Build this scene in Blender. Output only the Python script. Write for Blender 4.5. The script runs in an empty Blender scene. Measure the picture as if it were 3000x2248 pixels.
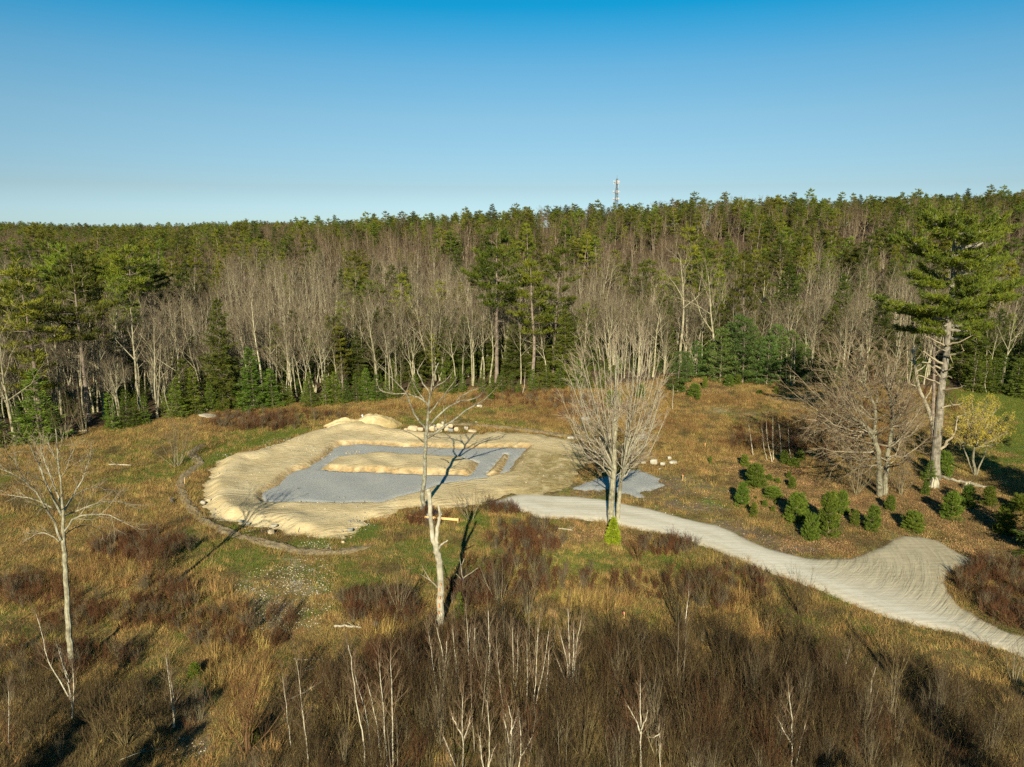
import bpy, math, random
import numpy as np
from mathutils import Vector, noise
from mathutils.geometry import delaunay_2d_cdt
PI = math.pi
SC = bpy.context.scene
COL = SC.collection
# ------------------------------------------------------------------ camera model (photo pixels, 3000 x 2248)
FPX, HOR, CH = 2167.0, 655.0, 28.0
PITCH = math.atan((1124 - HOR) / FPX)
CP, SP = math.cos(PITCH), math.sin(PITCH)
def ray(px, py):
    u = (px - 1500) / FPX; v = (1124 - py) / FPX
    return u, CP + v * SP, -SP + v * CP
def gp(px, py, z=0.0):                      # pixel -> point on the level plane z
    u, dy, dz = ray(px, py); t = (z - CH) / dz
    return Vector((u * t, dy * t, z))
def at(px, py, Y):                          # pixel -> point in the upright plane at distance Y
    u, dy, dz = ray(px, py); t = Y / dy
    return Vector((u * t, Y, CH + dz * t))
def proj(X, Y, Z):
    dz = Z - CH
    d = Y * CP - dz * SP; v = Y * SP + dz * CP
    d = np.maximum(d, 1e-3)
    return 1500 + FPX * X / d, 1124 - FPX * v / d
def m_per_px(Y, z=10):
    return (Y * CP + (CH - z) * SP) / FPX

cam_d = bpy.data.cameras.new('camera'); cam = bpy.data.objects.new('camera', cam_d); COL.objects.link(cam)
cam.location = (0, 0, CH); cam.rotation_euler = (PI / 2 - PITCH, 0, 0)
cam_d.sensor_width = 36; cam_d.lens = 36 * FPX / 3000; cam_d.clip_end = 6000; cam_d.clip_start = 0.5
SC.camera = cam

# ------------------------------------------------------------------ scene helpers
def tag(o, label=None, cat=None, group=None, kind=None):
    if label: o['label'] = label
    if cat: o['category'] = cat
    if group: o['group'] = group
    if kind: o['kind'] = kind
    return o
def link(name, me, parent=None):
    o = bpy.data.objects.new(name, me); COL.objects.link(o)
    if parent: o.parent = parent
    return o
def empty(name, loc, rz=0):
    o = bpy.data.objects.new(name, None); COL.objects.link(o)
    o.location = loc; o.rotation_euler = (0, 0, rz); o.empty_display_size = .2
    return o
class MB:
    """collects triangles / quads, built as one mesh; W is a per-vertex value (0 old bark .. 1 fine twig)"""
    def __init__(s): s.V = []; s.W = []; s.F3 = []; s.F4 = []; s.M3 = []; s.M4 = []; s.n = 0
    def add(s, V, W, F3=None, F4=None, mat=0):
        V = np.asarray(V, dtype=np.float32).reshape(-1, 3)
        W = np.broadcast_to(np.asarray(W, dtype=np.float32), (len(V),))
        if F3 is not None and len(F3): F3 = np.asarray(F3, dtype=np.int32); s.F3.append(F3 + s.n); s.M3.append(np.full(len(F3), mat, np.int32))
        if F4 is not None and len(F4): F4 = np.asarray(F4, dtype=np.int32); s.F4.append(F4 + s.n); s.M4.append(np.full(len(F4), mat, np.int32))
        s.V.append(V); s.W.append(W); s.n += len(V)
    def tube(s, pts, radii, sides=5, w=0.0, mat=0, cap=True):
        P = np.array([tuple(p) for p in pts], dtype=np.float64); n = len(P)
        R = np.asarray(radii, dtype=np.float64)
        T = np.gradient(P, axis=0); T /= np.linalg.norm(T, axis=1)[:, None] + 1e-9
        ref = np.array([0.13, 0.21, 0.97]) if abs(T[0][2]) < .8 else np.array([0.97, .1, .15])
        A = np.cross(T, ref); A /= np.linalg.norm(A, axis=1)[:, None] + 1e-9
        B = np.cross(T, A)
        a = np.arange(sides) * 2 * PI / sides
        V = P[:, None, :] + R[:, None, None] * (np.cos(a)[None, :, None] * A[:, None, :] + np.sin(a)[None, :, None] * B[:, None, :])
        i = np.arange(n - 1)[:, None] * sides; j = np.arange(sides)[None, :]; k = (j + 1) % sides
        F4 = np.stack([i + j, i + k, i + sides + k, i + sides + j], -1).reshape(-1, 4)
        F3 = None
        V = V.reshape(-1, 3)
        if cap:
            V = np.vstack([V, P[-1:] + T[-1:] * R[-1] * .6])
            b = (n - 1) * sides
            F3 = [(b + q, b + (q + 1) % sides, n * sides) for q in range(sides)]
        ww = w if np.isscalar(w) else np.concatenate([np.repeat(w, sides), [w[-1]]] if cap else [np.repeat(w, sides)])
        s.add(V, ww, F3, F4, mat)
    def twigs(s, P0, P1, r, w=1.0, mat=0):
        P0 = np.asarray(P0, dtype=np.float64); P1 = np.asarray(P1, dtype=np.float64); n = len(P0)
        if n == 0: return
        T = P1 - P0; T /= np.linalg.norm(T, axis=1)[:, None] + 1e-9
        A = np.cross(T, np.array([.3, .2, .93])); A /= np.linalg.norm(A, axis=1)[:, None] + 1e-9
        B = np.cross(T, A); r = np.broadcast_to(np.asarray(r, dtype=np.float64), (n,))[:, None]
        V = np.stack([P0 + r * A, P0 + r * (-.5 * A + .87 * B), P0 + r * (-.5 * A - .87 * B), P1], 1).reshape(-1, 3)
        b = np.arange(n)[:, None] * 4
        F = np.concatenate([b + np.array([[0, 1, 3]]), b + np.array([[1, 2, 3]]), b + np.array([[2, 0, 3]])], 0)
        s.add(V, w, F, None, mat)
    def tris(s, A, B, C, w=0.0, mat=0):
        A = np.asarray(A); n = len(A)
        V = np.stack([A, B, C], 1).reshape(-1, 3)
        s.add(V, w, np.arange(n * 3).reshape(-1, 3), None, mat)
    def box(s, c, dx, dy, dz, rz=0, mat=0, w=0.0, ax=None):
        V = np.array([(x * dx / 2, y * dy / 2, z * dz / 2) for x in (-1, 1) for y in (-1, 1) for z in (-1, 1)])
        R = np.array([[math.cos(rz), -math.sin(rz), 0], [math.sin(rz), math.cos(rz), 0], [0, 0, 1]])
        if ax is not None: R = ax
        V = V @ R.T + np.array(tuple(c))
        s.add(V, w, None, [(0, 1, 3, 2), (4, 6, 7, 5), (0, 4, 5, 1), (2, 3, 7, 6), (0, 2, 6, 4), (1, 5, 7, 3)], mat)
    def build(s, name, mats, smooth=False):
        me = bpy.data.meshes.new(name)
        V = np.concatenate(s.V); W = np.concatenate(s.W)
        F3 = np.concatenate(s.F3) if s.F3 else np.zeros((0, 3), np.int32)
        F4 = np.concatenate(s.F4) if s.F4 else np.zeros((0, 4), np.int32)
        M = np.concatenate([np.concatenate(s.M3) if s.M3 else np.zeros(0, np.int32), np.concatenate(s.M4) if s.M4 else np.zeros(0, np.int32)])
        me.vertices.add(len(V)); me.vertices.foreach_set('co', V.ravel())
        li = np.concatenate([F3.ravel(), F4.ravel()]).astype(np.int32)
        me.loops.add(len(li)); me.loops.foreach_set('vertex_index', li)
        nf = len(F3) + len(F4); me.polygons.add(nf)
        st = np.concatenate([np.arange(len(F3)) * 3, len(F3) * 3 + np.arange(len(F4)) * 4]).astype(np.int32)
        me.polygons.foreach_set('loop_start', st)
        me.polygons.foreach_set('material_index', M)
        me.polygons.foreach_set('use_smooth', np.full(nf, smooth))
        at_ = me.attributes.new('tw', 'FLOAT', 'POINT'); at_.data.foreach_set('value', W)
        for m in (mats if isinstance(mats, (list, tuple)) else [mats]): me.materials.append(m)
        me.update(calc_edges=True); me.validate()
        return me
def join_mb(*mbs):
    """one MB out of several, each keeping its own material slot number"""
    r = MB()
    for k, m in enumerate(mbs):
        for v, w in zip(m.V, m.W): r.V.append(v); r.W.append(w)
        r.F3 += [f + r.n for f in m.F3]; r.F4 += [f + r.n for f in m.F4]
        r.M3 += [np.full(len(x), k, np.int32) for x in m.M3]; r.M4 += [np.full(len(x), k, np.int32) for x in m.M4]
        r.n += m.n
    return r

# ------------------------------------------------------------------ materials
def newmat(name):
    m = bpy.data.materials.new(name); m.use_nodes = True
    nt = m.node_tree; nt.nodes.clear()
    out = nt.nodes.new('ShaderNodeOutputMaterial')
    return m, nt, out
class NT:
    def __init__(s, nt): s.nt = nt
    def n(s, t, **kw):
        nd = s.nt.nodes.new('ShaderNode' + t)
        for k, v in kw.items():
            if k in nd.inputs.keys() if isinstance(k, str) else False: nd.inputs[k].default_value = v
            else: setattr(nd, k, v)
        return nd
    def l(s, a, b): s.nt.links.new(a, b)
    def noise(s, vec, scale, detail=4, rough=.6, dist=0):
        nd = s.nt.nodes.new('ShaderNodeTexNoise'); nd.inputs['Scale'].default_value = scale
        nd.inputs['Detail'].default_value = detail; nd.inputs['Roughness'].default_value = rough; nd.inputs['Distortion'].default_value = dist
        if vec is not None: s.l(vec, nd.inputs['Vector'])
        return nd.outputs[0]
    def ramp(s, f, a, b, smooth=True):
        nd = s.nt.nodes.new('ShaderNodeMapRange'); nd.inputs[1].default_value = a; nd.inputs[2].default_value = b
        nd.interpolation_type = 'SMOOTHSTEP' if smooth else 'LINEAR'
        s.l(f, nd.inputs[0]); return nd.outputs[0]
    def mix(s, f, a, b, mode='MIX'):
        nd = s.nt.nodes.new('ShaderNodeMix'); nd.data_type = 'RGBA'; nd.blend_type = mode
        for sock, v in ((nd.inputs[0], f), (nd.inputs[6], a), (nd.inputs[7], b)):
            if isinstance(v, (int, float)): sock.default_value = v
            elif isinstance(v, tuple): sock.default_value = (*v, 1) if len(v) == 3 else v
            else: s.l(v, sock)
        return nd.outputs[2]
    def math(s, op, a, b=0.0, c=None):
        nd = s.nt.nodes.new('ShaderNodeMath'); nd.operation = op
        for i, v in enumerate((a, b) if c is None else (a, b, c)):
            if isinstance(v, (int, float)): nd.inputs[i].default_value = v
            else: s.l(v, nd.inputs[i])
        return nd.outputs[0]
    def attr(s, name, which='Fac'):
        nd = s.nt.nodes.new('ShaderNodeAttribute'); nd.attribute_name = name; return nd.outputs[which]
    def principled(s, col, rough=.8, bump=None, bstr=.3, bdist=.05, spec=.3):
        p = s.nt.nodes.new('ShaderNodeBsdfPrincipled'); p.inputs['Roughness'].default_value = rough
        p.inputs['Specular IOR Level'].default_value = spec
        if isinstance(col, tuple): p.inputs['Base Color'].default_value = (*col, 1)
        else: s.l(col, p.inputs['Base Color'])
        if bump is not None:
            b = s.nt.nodes.new('ShaderNodeBump'); b.inputs['Strength'].default_value = bstr; b.inputs['Distance'].default_value = bdist
            s.l(bump, b.inputs['Height']); s.l(b.outputs[0], p.inputs['Normal'])
        return p.outputs[0]
def objvec(t):
    c = t.nt.nodes.new('ShaderNodeTexCoord'); return c.outputs['Object']
def mat_bark(name, c1, c2, twig, scale=3.0, bump=.4, var=.25):
    m, nt, out = newmat(name); t = NT(nt); v = objvec(t)
    mp = nt.nodes.new('ShaderNodeMapping'); mp.inputs['Scale'].default_value = (1, 1, .3); t.l(v, mp.inputs[0])
    a = t.noise(mp.outputs[0], scale * 2.2, 5, .65); b = t.noise(v, scale * .4, 3)
    col = t.mix(t.ramp(a, .38, .62), c1, c2)
    col = t.mix(t.ramp(b, .45, .7), col, tuple(x * .62 for x in c2))
    col = t.mix(t.ramp(t.attr('tw'), 0, 1, False), col, twig)
    oi = nt.nodes.new('ShaderNodeObjectInfo')
    hv = nt.nodes.new('ShaderNodeHueSaturation'); t.l(col, hv.inputs['Color'])
    t.l(t.math('MULTIPLY_ADD', oi.outputs['Random'], var * 2, 1 - var), hv.inputs['Value'])
    t.l(t.principled(hv.outputs[0], .9, a, bump, .03, .15), out.inputs[0])
    return m
def mat_leaf(name, c1, c2, scale=1.2, var=.3, hue=.03, trans=.2, rough=.6):
    m, nt, out = newmat(name); t = NT(nt); v = objvec(t)
    a = t.noise(v, scale, 3, .6)
    col = t.mix(t.ramp(a, .35, .65), c1, c2)
    col = t.mix(t.attr('tw'), col, tuple(min(1, x * 1.7) for x in c1))
    oi = nt.nodes.new('ShaderNodeObjectInfo')
    hv = nt.nodes.new('ShaderNodeHueSaturation'); t.l(col, hv.inputs['Color'])
    t.l(t.math('MULTIPLY_ADD', oi.outputs['Random'], var * 2, 1 - var), hv.inputs['Value'])
    r2 = t.math('FRACT', t.math('MULTIPLY', oi.outputs['Random'], 17.3))
    t.l(t.math('MULTIPLY_ADD', r2, hue * 2, .5 - hue), hv.inputs['Hue'])
    p = t.principled(hv.outputs[0], rough, spec=.25)
    tr = nt.nodes.new('ShaderNodeBsdfTranslucent'); t.l(hv.outputs[0], tr.inputs[0])
    mx = nt.nodes.new('ShaderNodeMixShader'); mx.inputs[0].default_value = trans
    t.l(p, mx.inputs[1]); t.l(tr.outputs[0], mx.inputs[2]); t.l(mx.outputs[0], out.inputs[0])
    return m
def mat_plain(name, c1, c2=None, scale=4, rough=.8, bump=.2, metal=0):
    m, nt, out = newmat(name); t = NT(nt); v = objvec(t)
    c2 = c2 or tuple(x * .75 for x in c1)
    a = t.noise(v, scale, 5, .6)
    t.l(t.principled(t.mix(t.ramp(a, .35, .65), c1, c2), rough, a, bump, .03), out.inputs[0])
    return m
M = {}
M['bark'] = mat_bark('grey_bark', (.36, .33, .205), (.22, .19, .11), (.098, .070, .040))
M['bark_far'] = mat_bark('grey_brown_bark', (.24, .195, .115), (.15, .115, .065), (.082, .054, .030), var=.35)
M['bark_lichen'] = mat_bark('lichen_bark', (.33, .33, .235), (.18, .155, .095), (.18, .135, .075), 5)
M['bark_green'] = mat_bark('green_grey_bark', (.27, .255, .165), (.17, .15, .09), (.2, .15, .085), 5)
M['bark_pine'] = mat_bark('pine_bark', (.24, .19, .14), (.15, .115, .08), (.20, .17, .12), 4, .7)
M['bark_hero'] = mat_bark('old_pine_bark', (.25, .225, .165), (.15, .13, .09), (.35, .32, .22), 4, .8, 0)
M['debarked'] = mat_bark('bare_weathered_wood', (.42, .385, .27), (.31, .28, .19), (.38, .35, .24), 2.5, .4, 0)
M['dead'] = mat_bark('dead_silver_wood', (.38, .35, .24), (.25, .21, .13), (.28, .23, .14), 4, .4)
M['birch'] = mat_bark('white_birch_bark', (.52, .48, .34), (.34, .295, .19), (.15, .10, .055), 8, .2, .15)
M['shrub'] = mat_bark('shrub_stems', (.20, .165, .07), (.10, .075, .03), (.050, .031, .013), 3, .2, .45)
M['shrub_red'] = mat_bark('reddish_stems', (.17, .105, .045), (.10, .06, .025), (.080, .034, .014), 3, .2, .3)
M['shrub_pale'] = mat_bark('pale_shrub_stems', (.30, .27, .15), (.2, .17, .09), (.085, .062, .034), 3, .2, .2)
M['redtwig'] = mat_bark('red_budding_twigs', (.36, .34, .235), (.24, .215, .14), (.27, .215, .14), 5, .3, 0)
M['bark_warm'] = mat_bark('warm_broken_bark', (.36, .32, .215), (.21, .175, .105), (.165, .12, .065), 5, .4, 0)
M['pine'] = mat_leaf('pine_needles', (.120, .132, .008), (.040, .058, .005), .5, .5, .03)
M['pine_hero'] = mat_leaf('old_pine_needles', (.125, .145, .008), (.055, .085, .008), .5, .05, .0)
M['pine_blue'] = mat_leaf('young_pine_needles', (.085, .130, .022), (.045, .080, .014), 1, .25, .02)
M['fir'] = mat_leaf('fir_needles', (.095, .130, .009), (.040, .066, .006), 1.2, .3, .02)
M['hemlock'] = mat_leaf('hemlock_needles', (.070, .085, .006), (.032, .048, .004), 1, .3, .02)
M['bright_fir'] = mat_leaf('yellow_green_needles', (.22, .26, .008), (.12, .17, .007), 2, .0, 0)
M['bush_pine'] = mat_leaf('bushy_pine_needles', (.115, .150, .013), (.055, .085, .009), 2.5, .2, .02)
M['yellow'] = mat_leaf('yellow_buds', (.42, .34, .04), (.30, .24, .035), 1, 0, 0, .3)
M['straw'] = mat_leaf('dry_straw', (.41, .275, .085), (.235, .145, .045), .3, .35, .02, .3, .8)
M['green_grass'] = mat_leaf('green_grass', (.115, .155, .016), (.20, .185, .03), .3, .3, .03, .3, .7)
M['rust_grass'] = mat_leaf('rust_brown_grass', (.29, .175, .055), (.19, .11, .035), .3, .3, .02, .3, .8)
M['brown_duff'] = mat_leaf('brown_dead_grass', (.15, .11, .04), (.10, .068, .025), .3, .35, .02, .2, .8)
M['leaf_litter'] = mat_leaf('fallen_leaves', (.34, .21, .08), (.23, .14, .055), .3, .3, .02, .2, .8)

# ------------------------------------------------------------------ terrain
def pline(pxs, z=0): return [gp(x, y, z) for x, y in pxs]
EDGE_PX = [(-260, 1375), (-100, 1330), (0, 1302), (110, 1287), (300, 1258), (440, 1240), (560, 1210), (750, 1195), (900, 1190), (1100, 1168), (1250, 1150),
           (1450, 1143), (1650, 1138), (1900, 1128), (1960, 1108), (2100, 1106), (2350, 1118), (2450, 1128), (2600, 1138), (2750, 1145), (3000, 1152), (3300, 1165)]
EX = np.array([gp(x, y).x for x, y in EDGE_PX]); EY = np.array([gp(x, y).y for x, y in EDGE_PX])
def yedge(x): return np.interp(x, EX, EY)
def sm(a, b, x):
    t = np.clip((x - a) / (b - a), 0, 1); return t * t * (3 - 2 * t)
RX = np.array([-900, -260, -190, -150, -120, -60, 0, 126, 250, 700]); RZ = np.array([9, 9.5, 7.5, 8, 13.5, 17.5, 20.5, 26, 30, 34])
def wob(x, y, s, seed=0.0):
    return (np.sin(x / s + 1.3 + seed) * np.cos(y / s * 1.1 + seed * 2) + np.sin((x * .8 + y * .6) / s * 1.9 + seed * 3) * .5) * .66
def TZ(x, y):
    x = np.asarray(x, float); y = np.asarray(y, float)
    d = y - yedge(x)
    r = np.interp(x * 360 / np.maximum(y, 150), RX, RZ) + .3
    left = sm(-60, -160, x)
    a = sm(0, 245, d)
    z = r * (a * .75 + .25 * np.clip(d / 245, 0, 1))
    z = z + sm(5, 40, d) * wob(x, y, 23) * .8 + sm(60, 200, d) * wob(x, y, 61, 2) * 2.0
    z = z + left * 6 * sm(650, 1100, y) * sm(0, 1, .5 + wob(x, y, 300, .5) * .5)
    z = z - (1 - left) * 14 * sm(420, 700, y)
    z = z + .10 * wob(x, y, 4.1, 1) + .05 * wob(x, y, 1.3, 4) + .12 * wob(x, y, 11, 5)
    return z
def tz(x, y): return float(TZ(x, y))

# polygons in photo pixels
PAD_PX = [(593, 1421), (611, 1376), (636, 1349), (681, 1333), (735, 1326), (780, 1308), (825, 1297), (889, 1272), (952, 1252), (985, 1243), (1060, 1240), (1176, 1256), (1250, 1265), (1332, 1268), (1461, 1264), (1555, 1267), (1617, 1277), (1668, 1287), (1705, 1305), (1722, 1338), (1704, 1370), (1690, 1402), (1640, 1436), (1565, 1452), (1500, 1443), (1440, 1462), (1390, 1478), (1300, 1488), (1220, 1486), (1178, 1489), (1133, 1512), (1083, 1521), (1061, 1543), (1034, 1562), (1007, 1577), (943, 1575), (898, 1564), (853, 1566), (826, 1552), (789, 1548), (735, 1543), (694, 1530), (654, 1519), (620, 1512), (603, 1486), (585, 1480), (608, 1462), (602, 1439)]
GRAV_PX = [(767, 1453), (771, 1439), (812, 1417), (835, 1394), (862, 1376), (884, 1370), (905, 1365), (929, 1349), (957, 1331), (979, 1308), (997, 1300), (1042, 1298), (1133, 1300), (1178, 1305), (1241, 1304), (1340, 1310), (1440, 1308), (1545, 1307), (1528, 1324), (1508, 1352), (1490, 1378), (1454, 1386), (1409, 1399), (1359, 1406), (1291, 1414), (1246, 1430), (1205, 1444), (1155, 1455), (1133, 1464), (1106, 1471), (997, 1472), (907, 1469), (816, 1470), (780, 1469)]
ISL_PX = [(935, 1366), (966, 1344), (984, 1333), (1024, 1329), (1088, 1320), (1155, 1321), (1268, 1329), (1350, 1333), (1404, 1346), (1388, 1371), (1374, 1384), (1268, 1382), (1178, 1379), (1065, 1374), (975, 1371)]
ISL2_PX = [(1465, 1331), (1478, 1318), (1491, 1323), (1486, 1342), (1473, 1367), (1458, 1381), (1418, 1382), (1438, 1363)]
PATCH_PX = [(1672, 1432), (1720, 1412), (1775, 1392), (1850, 1376), (1880, 1377), (1925, 1400), (1948, 1420), (1915, 1438), (1870, 1441), (1905, 1457), (1880, 1462), (1835, 1448), (1780, 1440), (1720, 1440)]
ROAD_PX = [(1415, 1470), (1465, 1458), (1500, 1449), (1525, 1443), (1565, 1443), (1625, 1451), (1680, 1453), (1760, 1461), (1850, 1480), (1900, 1488), (2000, 1515), (2100, 1536), (2145, 1554), (2213, 1590), (2271, 1610), (2362, 1631), (2416, 1634), (2483, 1633), (2528, 1620), (2574, 1604), (2600, 1586), (2641, 1568), (2695, 1570), (2750, 1581), (2786, 1606), (2849, 1640), (2822, 1662), (2781, 1685), (2768, 1708), (2786, 1739), (2808, 1771), (2844, 1795), (2889, 1820), (2934, 1843), (3000, 1861), (3300, 1990),
           (3300, 2110), (3000, 1926), (2948, 1906), (2867, 1883), (2799, 1856), (2686, 1834), (2610, 1814), (2551, 1789), (2483, 1762), (2416, 1732), (2326, 1698), (2244, 1671), (2190, 1649), (2145, 1629), (2100, 1611), (2033, 1591), (1979, 1573), (1924, 1559), (1870, 1550), (1827, 1541), (1762, 1526), (1689, 1519), (1624, 1517), (1574, 1515), (1545, 1501), (1501, 1490), (1472, 1483), (1436, 1477)]
BERM_PX = [(600, 1303), (558, 1326), (575, 1345), (588, 1358), (560, 1378), (541, 1395), (531, 1412), (530, 1432), (540, 1455), (558, 1484), (594, 1522), (651, 1554), (700, 1572), (753, 1586), (816, 1600), (870, 1616), (929, 1622), (1006, 1620), (1065, 1606), (1105, 1594)]
BERM2_PX = [(1290, 1240), (1380, 1243), (1480, 1252), (1560, 1263), (1640, 1277), (1715, 1288), (1745, 1300)]
def poly_world(px, z=0): return np.array([gp(x, y, z)[:2] for x, y in px])
def inside(P, X, Y):
    c = np.zeros(X.shape, bool); n = len(P); j = n - 1
    for i in range(n):
        xi, yi = P[i]; xj, yj = P[j]
        k = ((yi > Y) != (yj > Y)) & (X < (xj - xi) * (Y - yi) / (yj - yi + 1e-12) + xi)
        c ^= k; j = i
    return c
def dist_poly(P, X, Y, closed=True):
    d = np.full(X.shape, 1e9); n = len(P)
    for i in range(n if closed else n - 1):
        a = P[i]; b = P[(i + 1) % n]; ab = b - a
        t = np.clip(((X - a[0]) * ab[0] + (Y - a[1]) * ab[1]) / (ab @ ab + 1e-9), 0, 1)
        d = np.minimum(d, np.hypot(X - a[0] - t * ab[0], Y - a[1] - t * ab[1]))
    return d
def rough_outline(P, step=.3, amp=.18, seed=0):
    out = []; n = len(P); s = 0
    for i in range(n):
        a = P[i]; b = P[(i + 1) % n]; L = np.linalg.norm(b - a); k = max(1, int(L / step))
        nrm = np.array([b[1] - a[1], a[0] - b[0]]) / (L + 1e-9)
        for q in range(k):
            p = a + (b - a) * q / k
            w = noise.fractal(Vector((p[0] * .8 + seed, p[1] * .8, seed * 1.7)), .7, 2.1, 4)
            out.append(p + nrm * w * amp)
    return np.array(out)
def sheet(name, P, step, zf, mat, amp=.18, seed=0, extra=None):
    """a sheet over the outline P (world xy): outline roughened, interior filled with a jittered grid"""
    O = rough_outline(P, step, amp, seed)
    rng = np.random.default_rng(int(seed * 10) + 5)
    x0, y0 = O.min(0); x1, y1 = O.max(0)
    gx, gy = np.meshgrid(np.arange(x0, x1, step), np.arange(y0, y1, step)); gx = gx.ravel(); gy = gy.ravel()
    gx = gx + rng.uniform(-.2, .2, gx.shape) * step; gy = gy + rng.uniform(-.2, .2, gy.shape) * step
    k = inside(O, gx, gy); gx = gx[k]; gy = gy[k]
    k = dist_poly(O, gx, gy) > step * .45; gx = gx[k]; gy = gy[k]
    pts = [Vector(p) for p in O] + [Vector(p) for p in zip(gx, gy)]
    vs, es, fs, _, _, _ = delaunay_2d_cdt(pts, [], [list(range(len(O)))], 1, 1e-5)
    X = np.array([v.x for v in vs]); Y = np.array([v.y for v in vs])
    d = dist_poly(O, X, Y)
    Z = zf(X, Y, d)
    me = bpy.data.meshes.new(name)
    me.from_pydata(list(zip(X.tolist(), Y.tolist(), Z.tolist())), [], fs)
    me.polygons.foreach_set('use_smooth', np.ones(len(me.polygons), bool))
    me.materials.append(mat); me.update()
    return link(name, me)
PADH = .32
PAD = poly_world(PAD_PX, .15); GRAV = poly_world(GRAV_PX, .15); ISL = poly_world(ISL_PX, .4); ISL2 = poly_world(ISL2_PX, .4)
PATCH = poly_world(PATCH_PX); ROAD = poly_world(ROAD_PX); BERM = poly_world(BERM_PX); BERM2 = poly_world(BERM2_PX)

# ------------------------------------------------------------------ ground zones (soft blobs given where the photo shows them)
def blob(px, py, cx, cy, rx, ry, rot=0):
    c, s = math.cos(rot), math.sin(rot); dx = px - cx; dy = py - cy
    u = (dx * c + dy * s) / rx; v = (-dx * s + dy * c) / ry
    return np.exp(-(u * u + v * v) * 1.1)
GREEN = [(770, 1262, 190, 26, -.25), (660, 1315, 110, 34, -.35), (580, 1330, 110, 36, -.1), (430, 1385, 200, 30, -.15), (380, 1340, 120, 18, 0), (620, 1475, 34, 60, -.5), (700, 1560, 120, 12, .25), (900, 1600, 150, 18, 0),
         (1060, 1580, 80, 30, -.5), (1390, 1530, 60, 40, 0), (1250, 1640, 200, 90, 0), (720, 1640, 190, 55, .1), (1560, 1530, 130, 16, 0), (2920, 1200, 190, 70, .1), (1290, 1238, 160, 14, 0), (1500, 1245, 160, 12, .1),
         (1720, 1640, 200, 60, 0), (2170, 1740, 190, 70, .4), (2030, 1425, 26, 12, 0), (2080, 1470, 60, 14, .2), (1300, 1205, 110, 16, 0), (1150, 1300, 60, 6, 0), (1000, 1700, 160, 60, 0), (1420, 1650, 120, 70, 0), (2920, 1330, 150, 60, 0), (450, 1300, 90, 10, 0), (560, 1600, 60, 60, 0), (1950, 1640, 140, 50, .2), (1430, 1205, 160, 9, 0)]
RUST = [(400, 1600, 210, 60, -.4), (530, 1545, 90, 26, -.2), (760, 1240, 200, 16, -.15), (900, 1208, 190, 12, 0), (1550, 1175, 190, 26, 0), (1700, 1200, 160, 28, 0), (1560, 1590, 110, 60, 0), (2250, 1300, 200, 30, 0), (1350, 1190, 200, 14, 0),
        (1950, 1240, 120, 30, 0), (2100, 1170, 120, 20, 0), (1600, 1215, 120, 30, 0), (1900, 1600, 100, 40, 0), (120, 1720, 120, 40, 0), (2450, 1250, 180, 50, 0), (1480, 1620, 60, 90, .3), (660, 1220, 60, 14, 0), (2960, 1160, 200, 12, 0)]
LITTER = [(2350, 1440, 170, 60, 0), (2600, 1480, 260, 90, 0), (2800, 1470, 200, 100, 0), (2250, 1390, 150, 50, 0), (1700, 1570, 260, 24, 0), (2900, 1580, 150, 80, 0), (2050, 1140, 100, 20, 0), (2400, 1590, 200, 40, 0)]
DIRT = [(1980, 1425, 190, 42, .1), (2200, 1560, 200, 34, .35), (1740, 1440, 120, 26, 0), (2330, 1610, 160, 20, 0), (2000, 1480, 200, 26, .15), (1620, 1420, 120, 30, 0), (560, 2100, 70, 90, 0), (600, 2180, 60, 60, 0), (1800, 1330, 120, 40, 0), (650, 1216, 80, 8, 0)]
PALE = [(880, 1720, 90, 60, .3), (810, 1780, 140, 80, .3), (860, 1650, 80, 30, .2), (930, 1602, 52, 12, 0), (2110, 1202, 80, 18, 0), (2190, 1214, 70, 18, 0), (2250, 1208, 40, 12, 0), (545, 2185, 50, 26, 0), (720, 1740, 60, 40, 0), (600, 2060, 40, 50, .2)]
LAWN = [(2960, 1195, 170, 48, .08), (2830, 1165, 110, 22, 0), (3050, 1300, 160, 80, 0), (800, 1285, 150, 12, -.25), (640, 1340, 70, 16, -.5), (1075, 1562, 60, 16, -.6), (680, 1555, 90, 9, .3), (900, 1600, 120, 9, 0), (1390, 1525, 50, 26, 0)]
def lawn(X, Y):
    px, py = proj(X, Y, np.zeros_like(X)); m = np.zeros_like(X)
    for cx, cy, rx, ry, rot in LAWN: m = np.maximum(m, blob(px, py, cx, cy, rx, ry, rot))
    return m
def zones(X, Y):
    px, py = proj(X, Y, np.zeros_like(X))
    out = []
    for L in (GREEN, RUST, LITTER, DIRT, PALE):
        m = np.zeros_like(X)
        for cx, cy, rx, ry, rot in L: m = np.maximum(m, blob(px, py, cx, cy, rx, ry, rot))
        out.append(m)
    return out
THICK_PX = [(500, 2400), (640, 2240), (760, 2110), (830, 1990), (980, 1930), (1120, 1900), (1190, 1830), (1330, 1800), (1440, 1800), (1560, 1850), (1700, 1890), (1800, 1870), (1950, 1880), (2100, 1850), (2230, 1910), (2350, 1850), (2440, 1880), (2560, 1900), (2700, 1950), (2860, 1990), (3060, 2060), (3300, 2150), (3300, 2500), (500, 2500)]
THICK2_PX = [(-200, 1990), (60, 2000), (260, 2010), (420, 1990), (520, 2010), (600, 2080), (560, 2180), (420, 2250), (300, 2500), (-200, 2500)]
THICK = poly_world(THICK_PX); THICK2 = poly_world(THICK2_PX)
def on_bare(X, Y, grow=0.0):
    """True on sand, gravel or road"""
    m = np.zeros(X.shape, bool)
    for P in (PAD, ROAD, PATCH):
        k = inside(P, X, Y)
        if grow: k = k | (dist_poly(P, X, Y) < grow)
        m |= k
    return m

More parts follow.
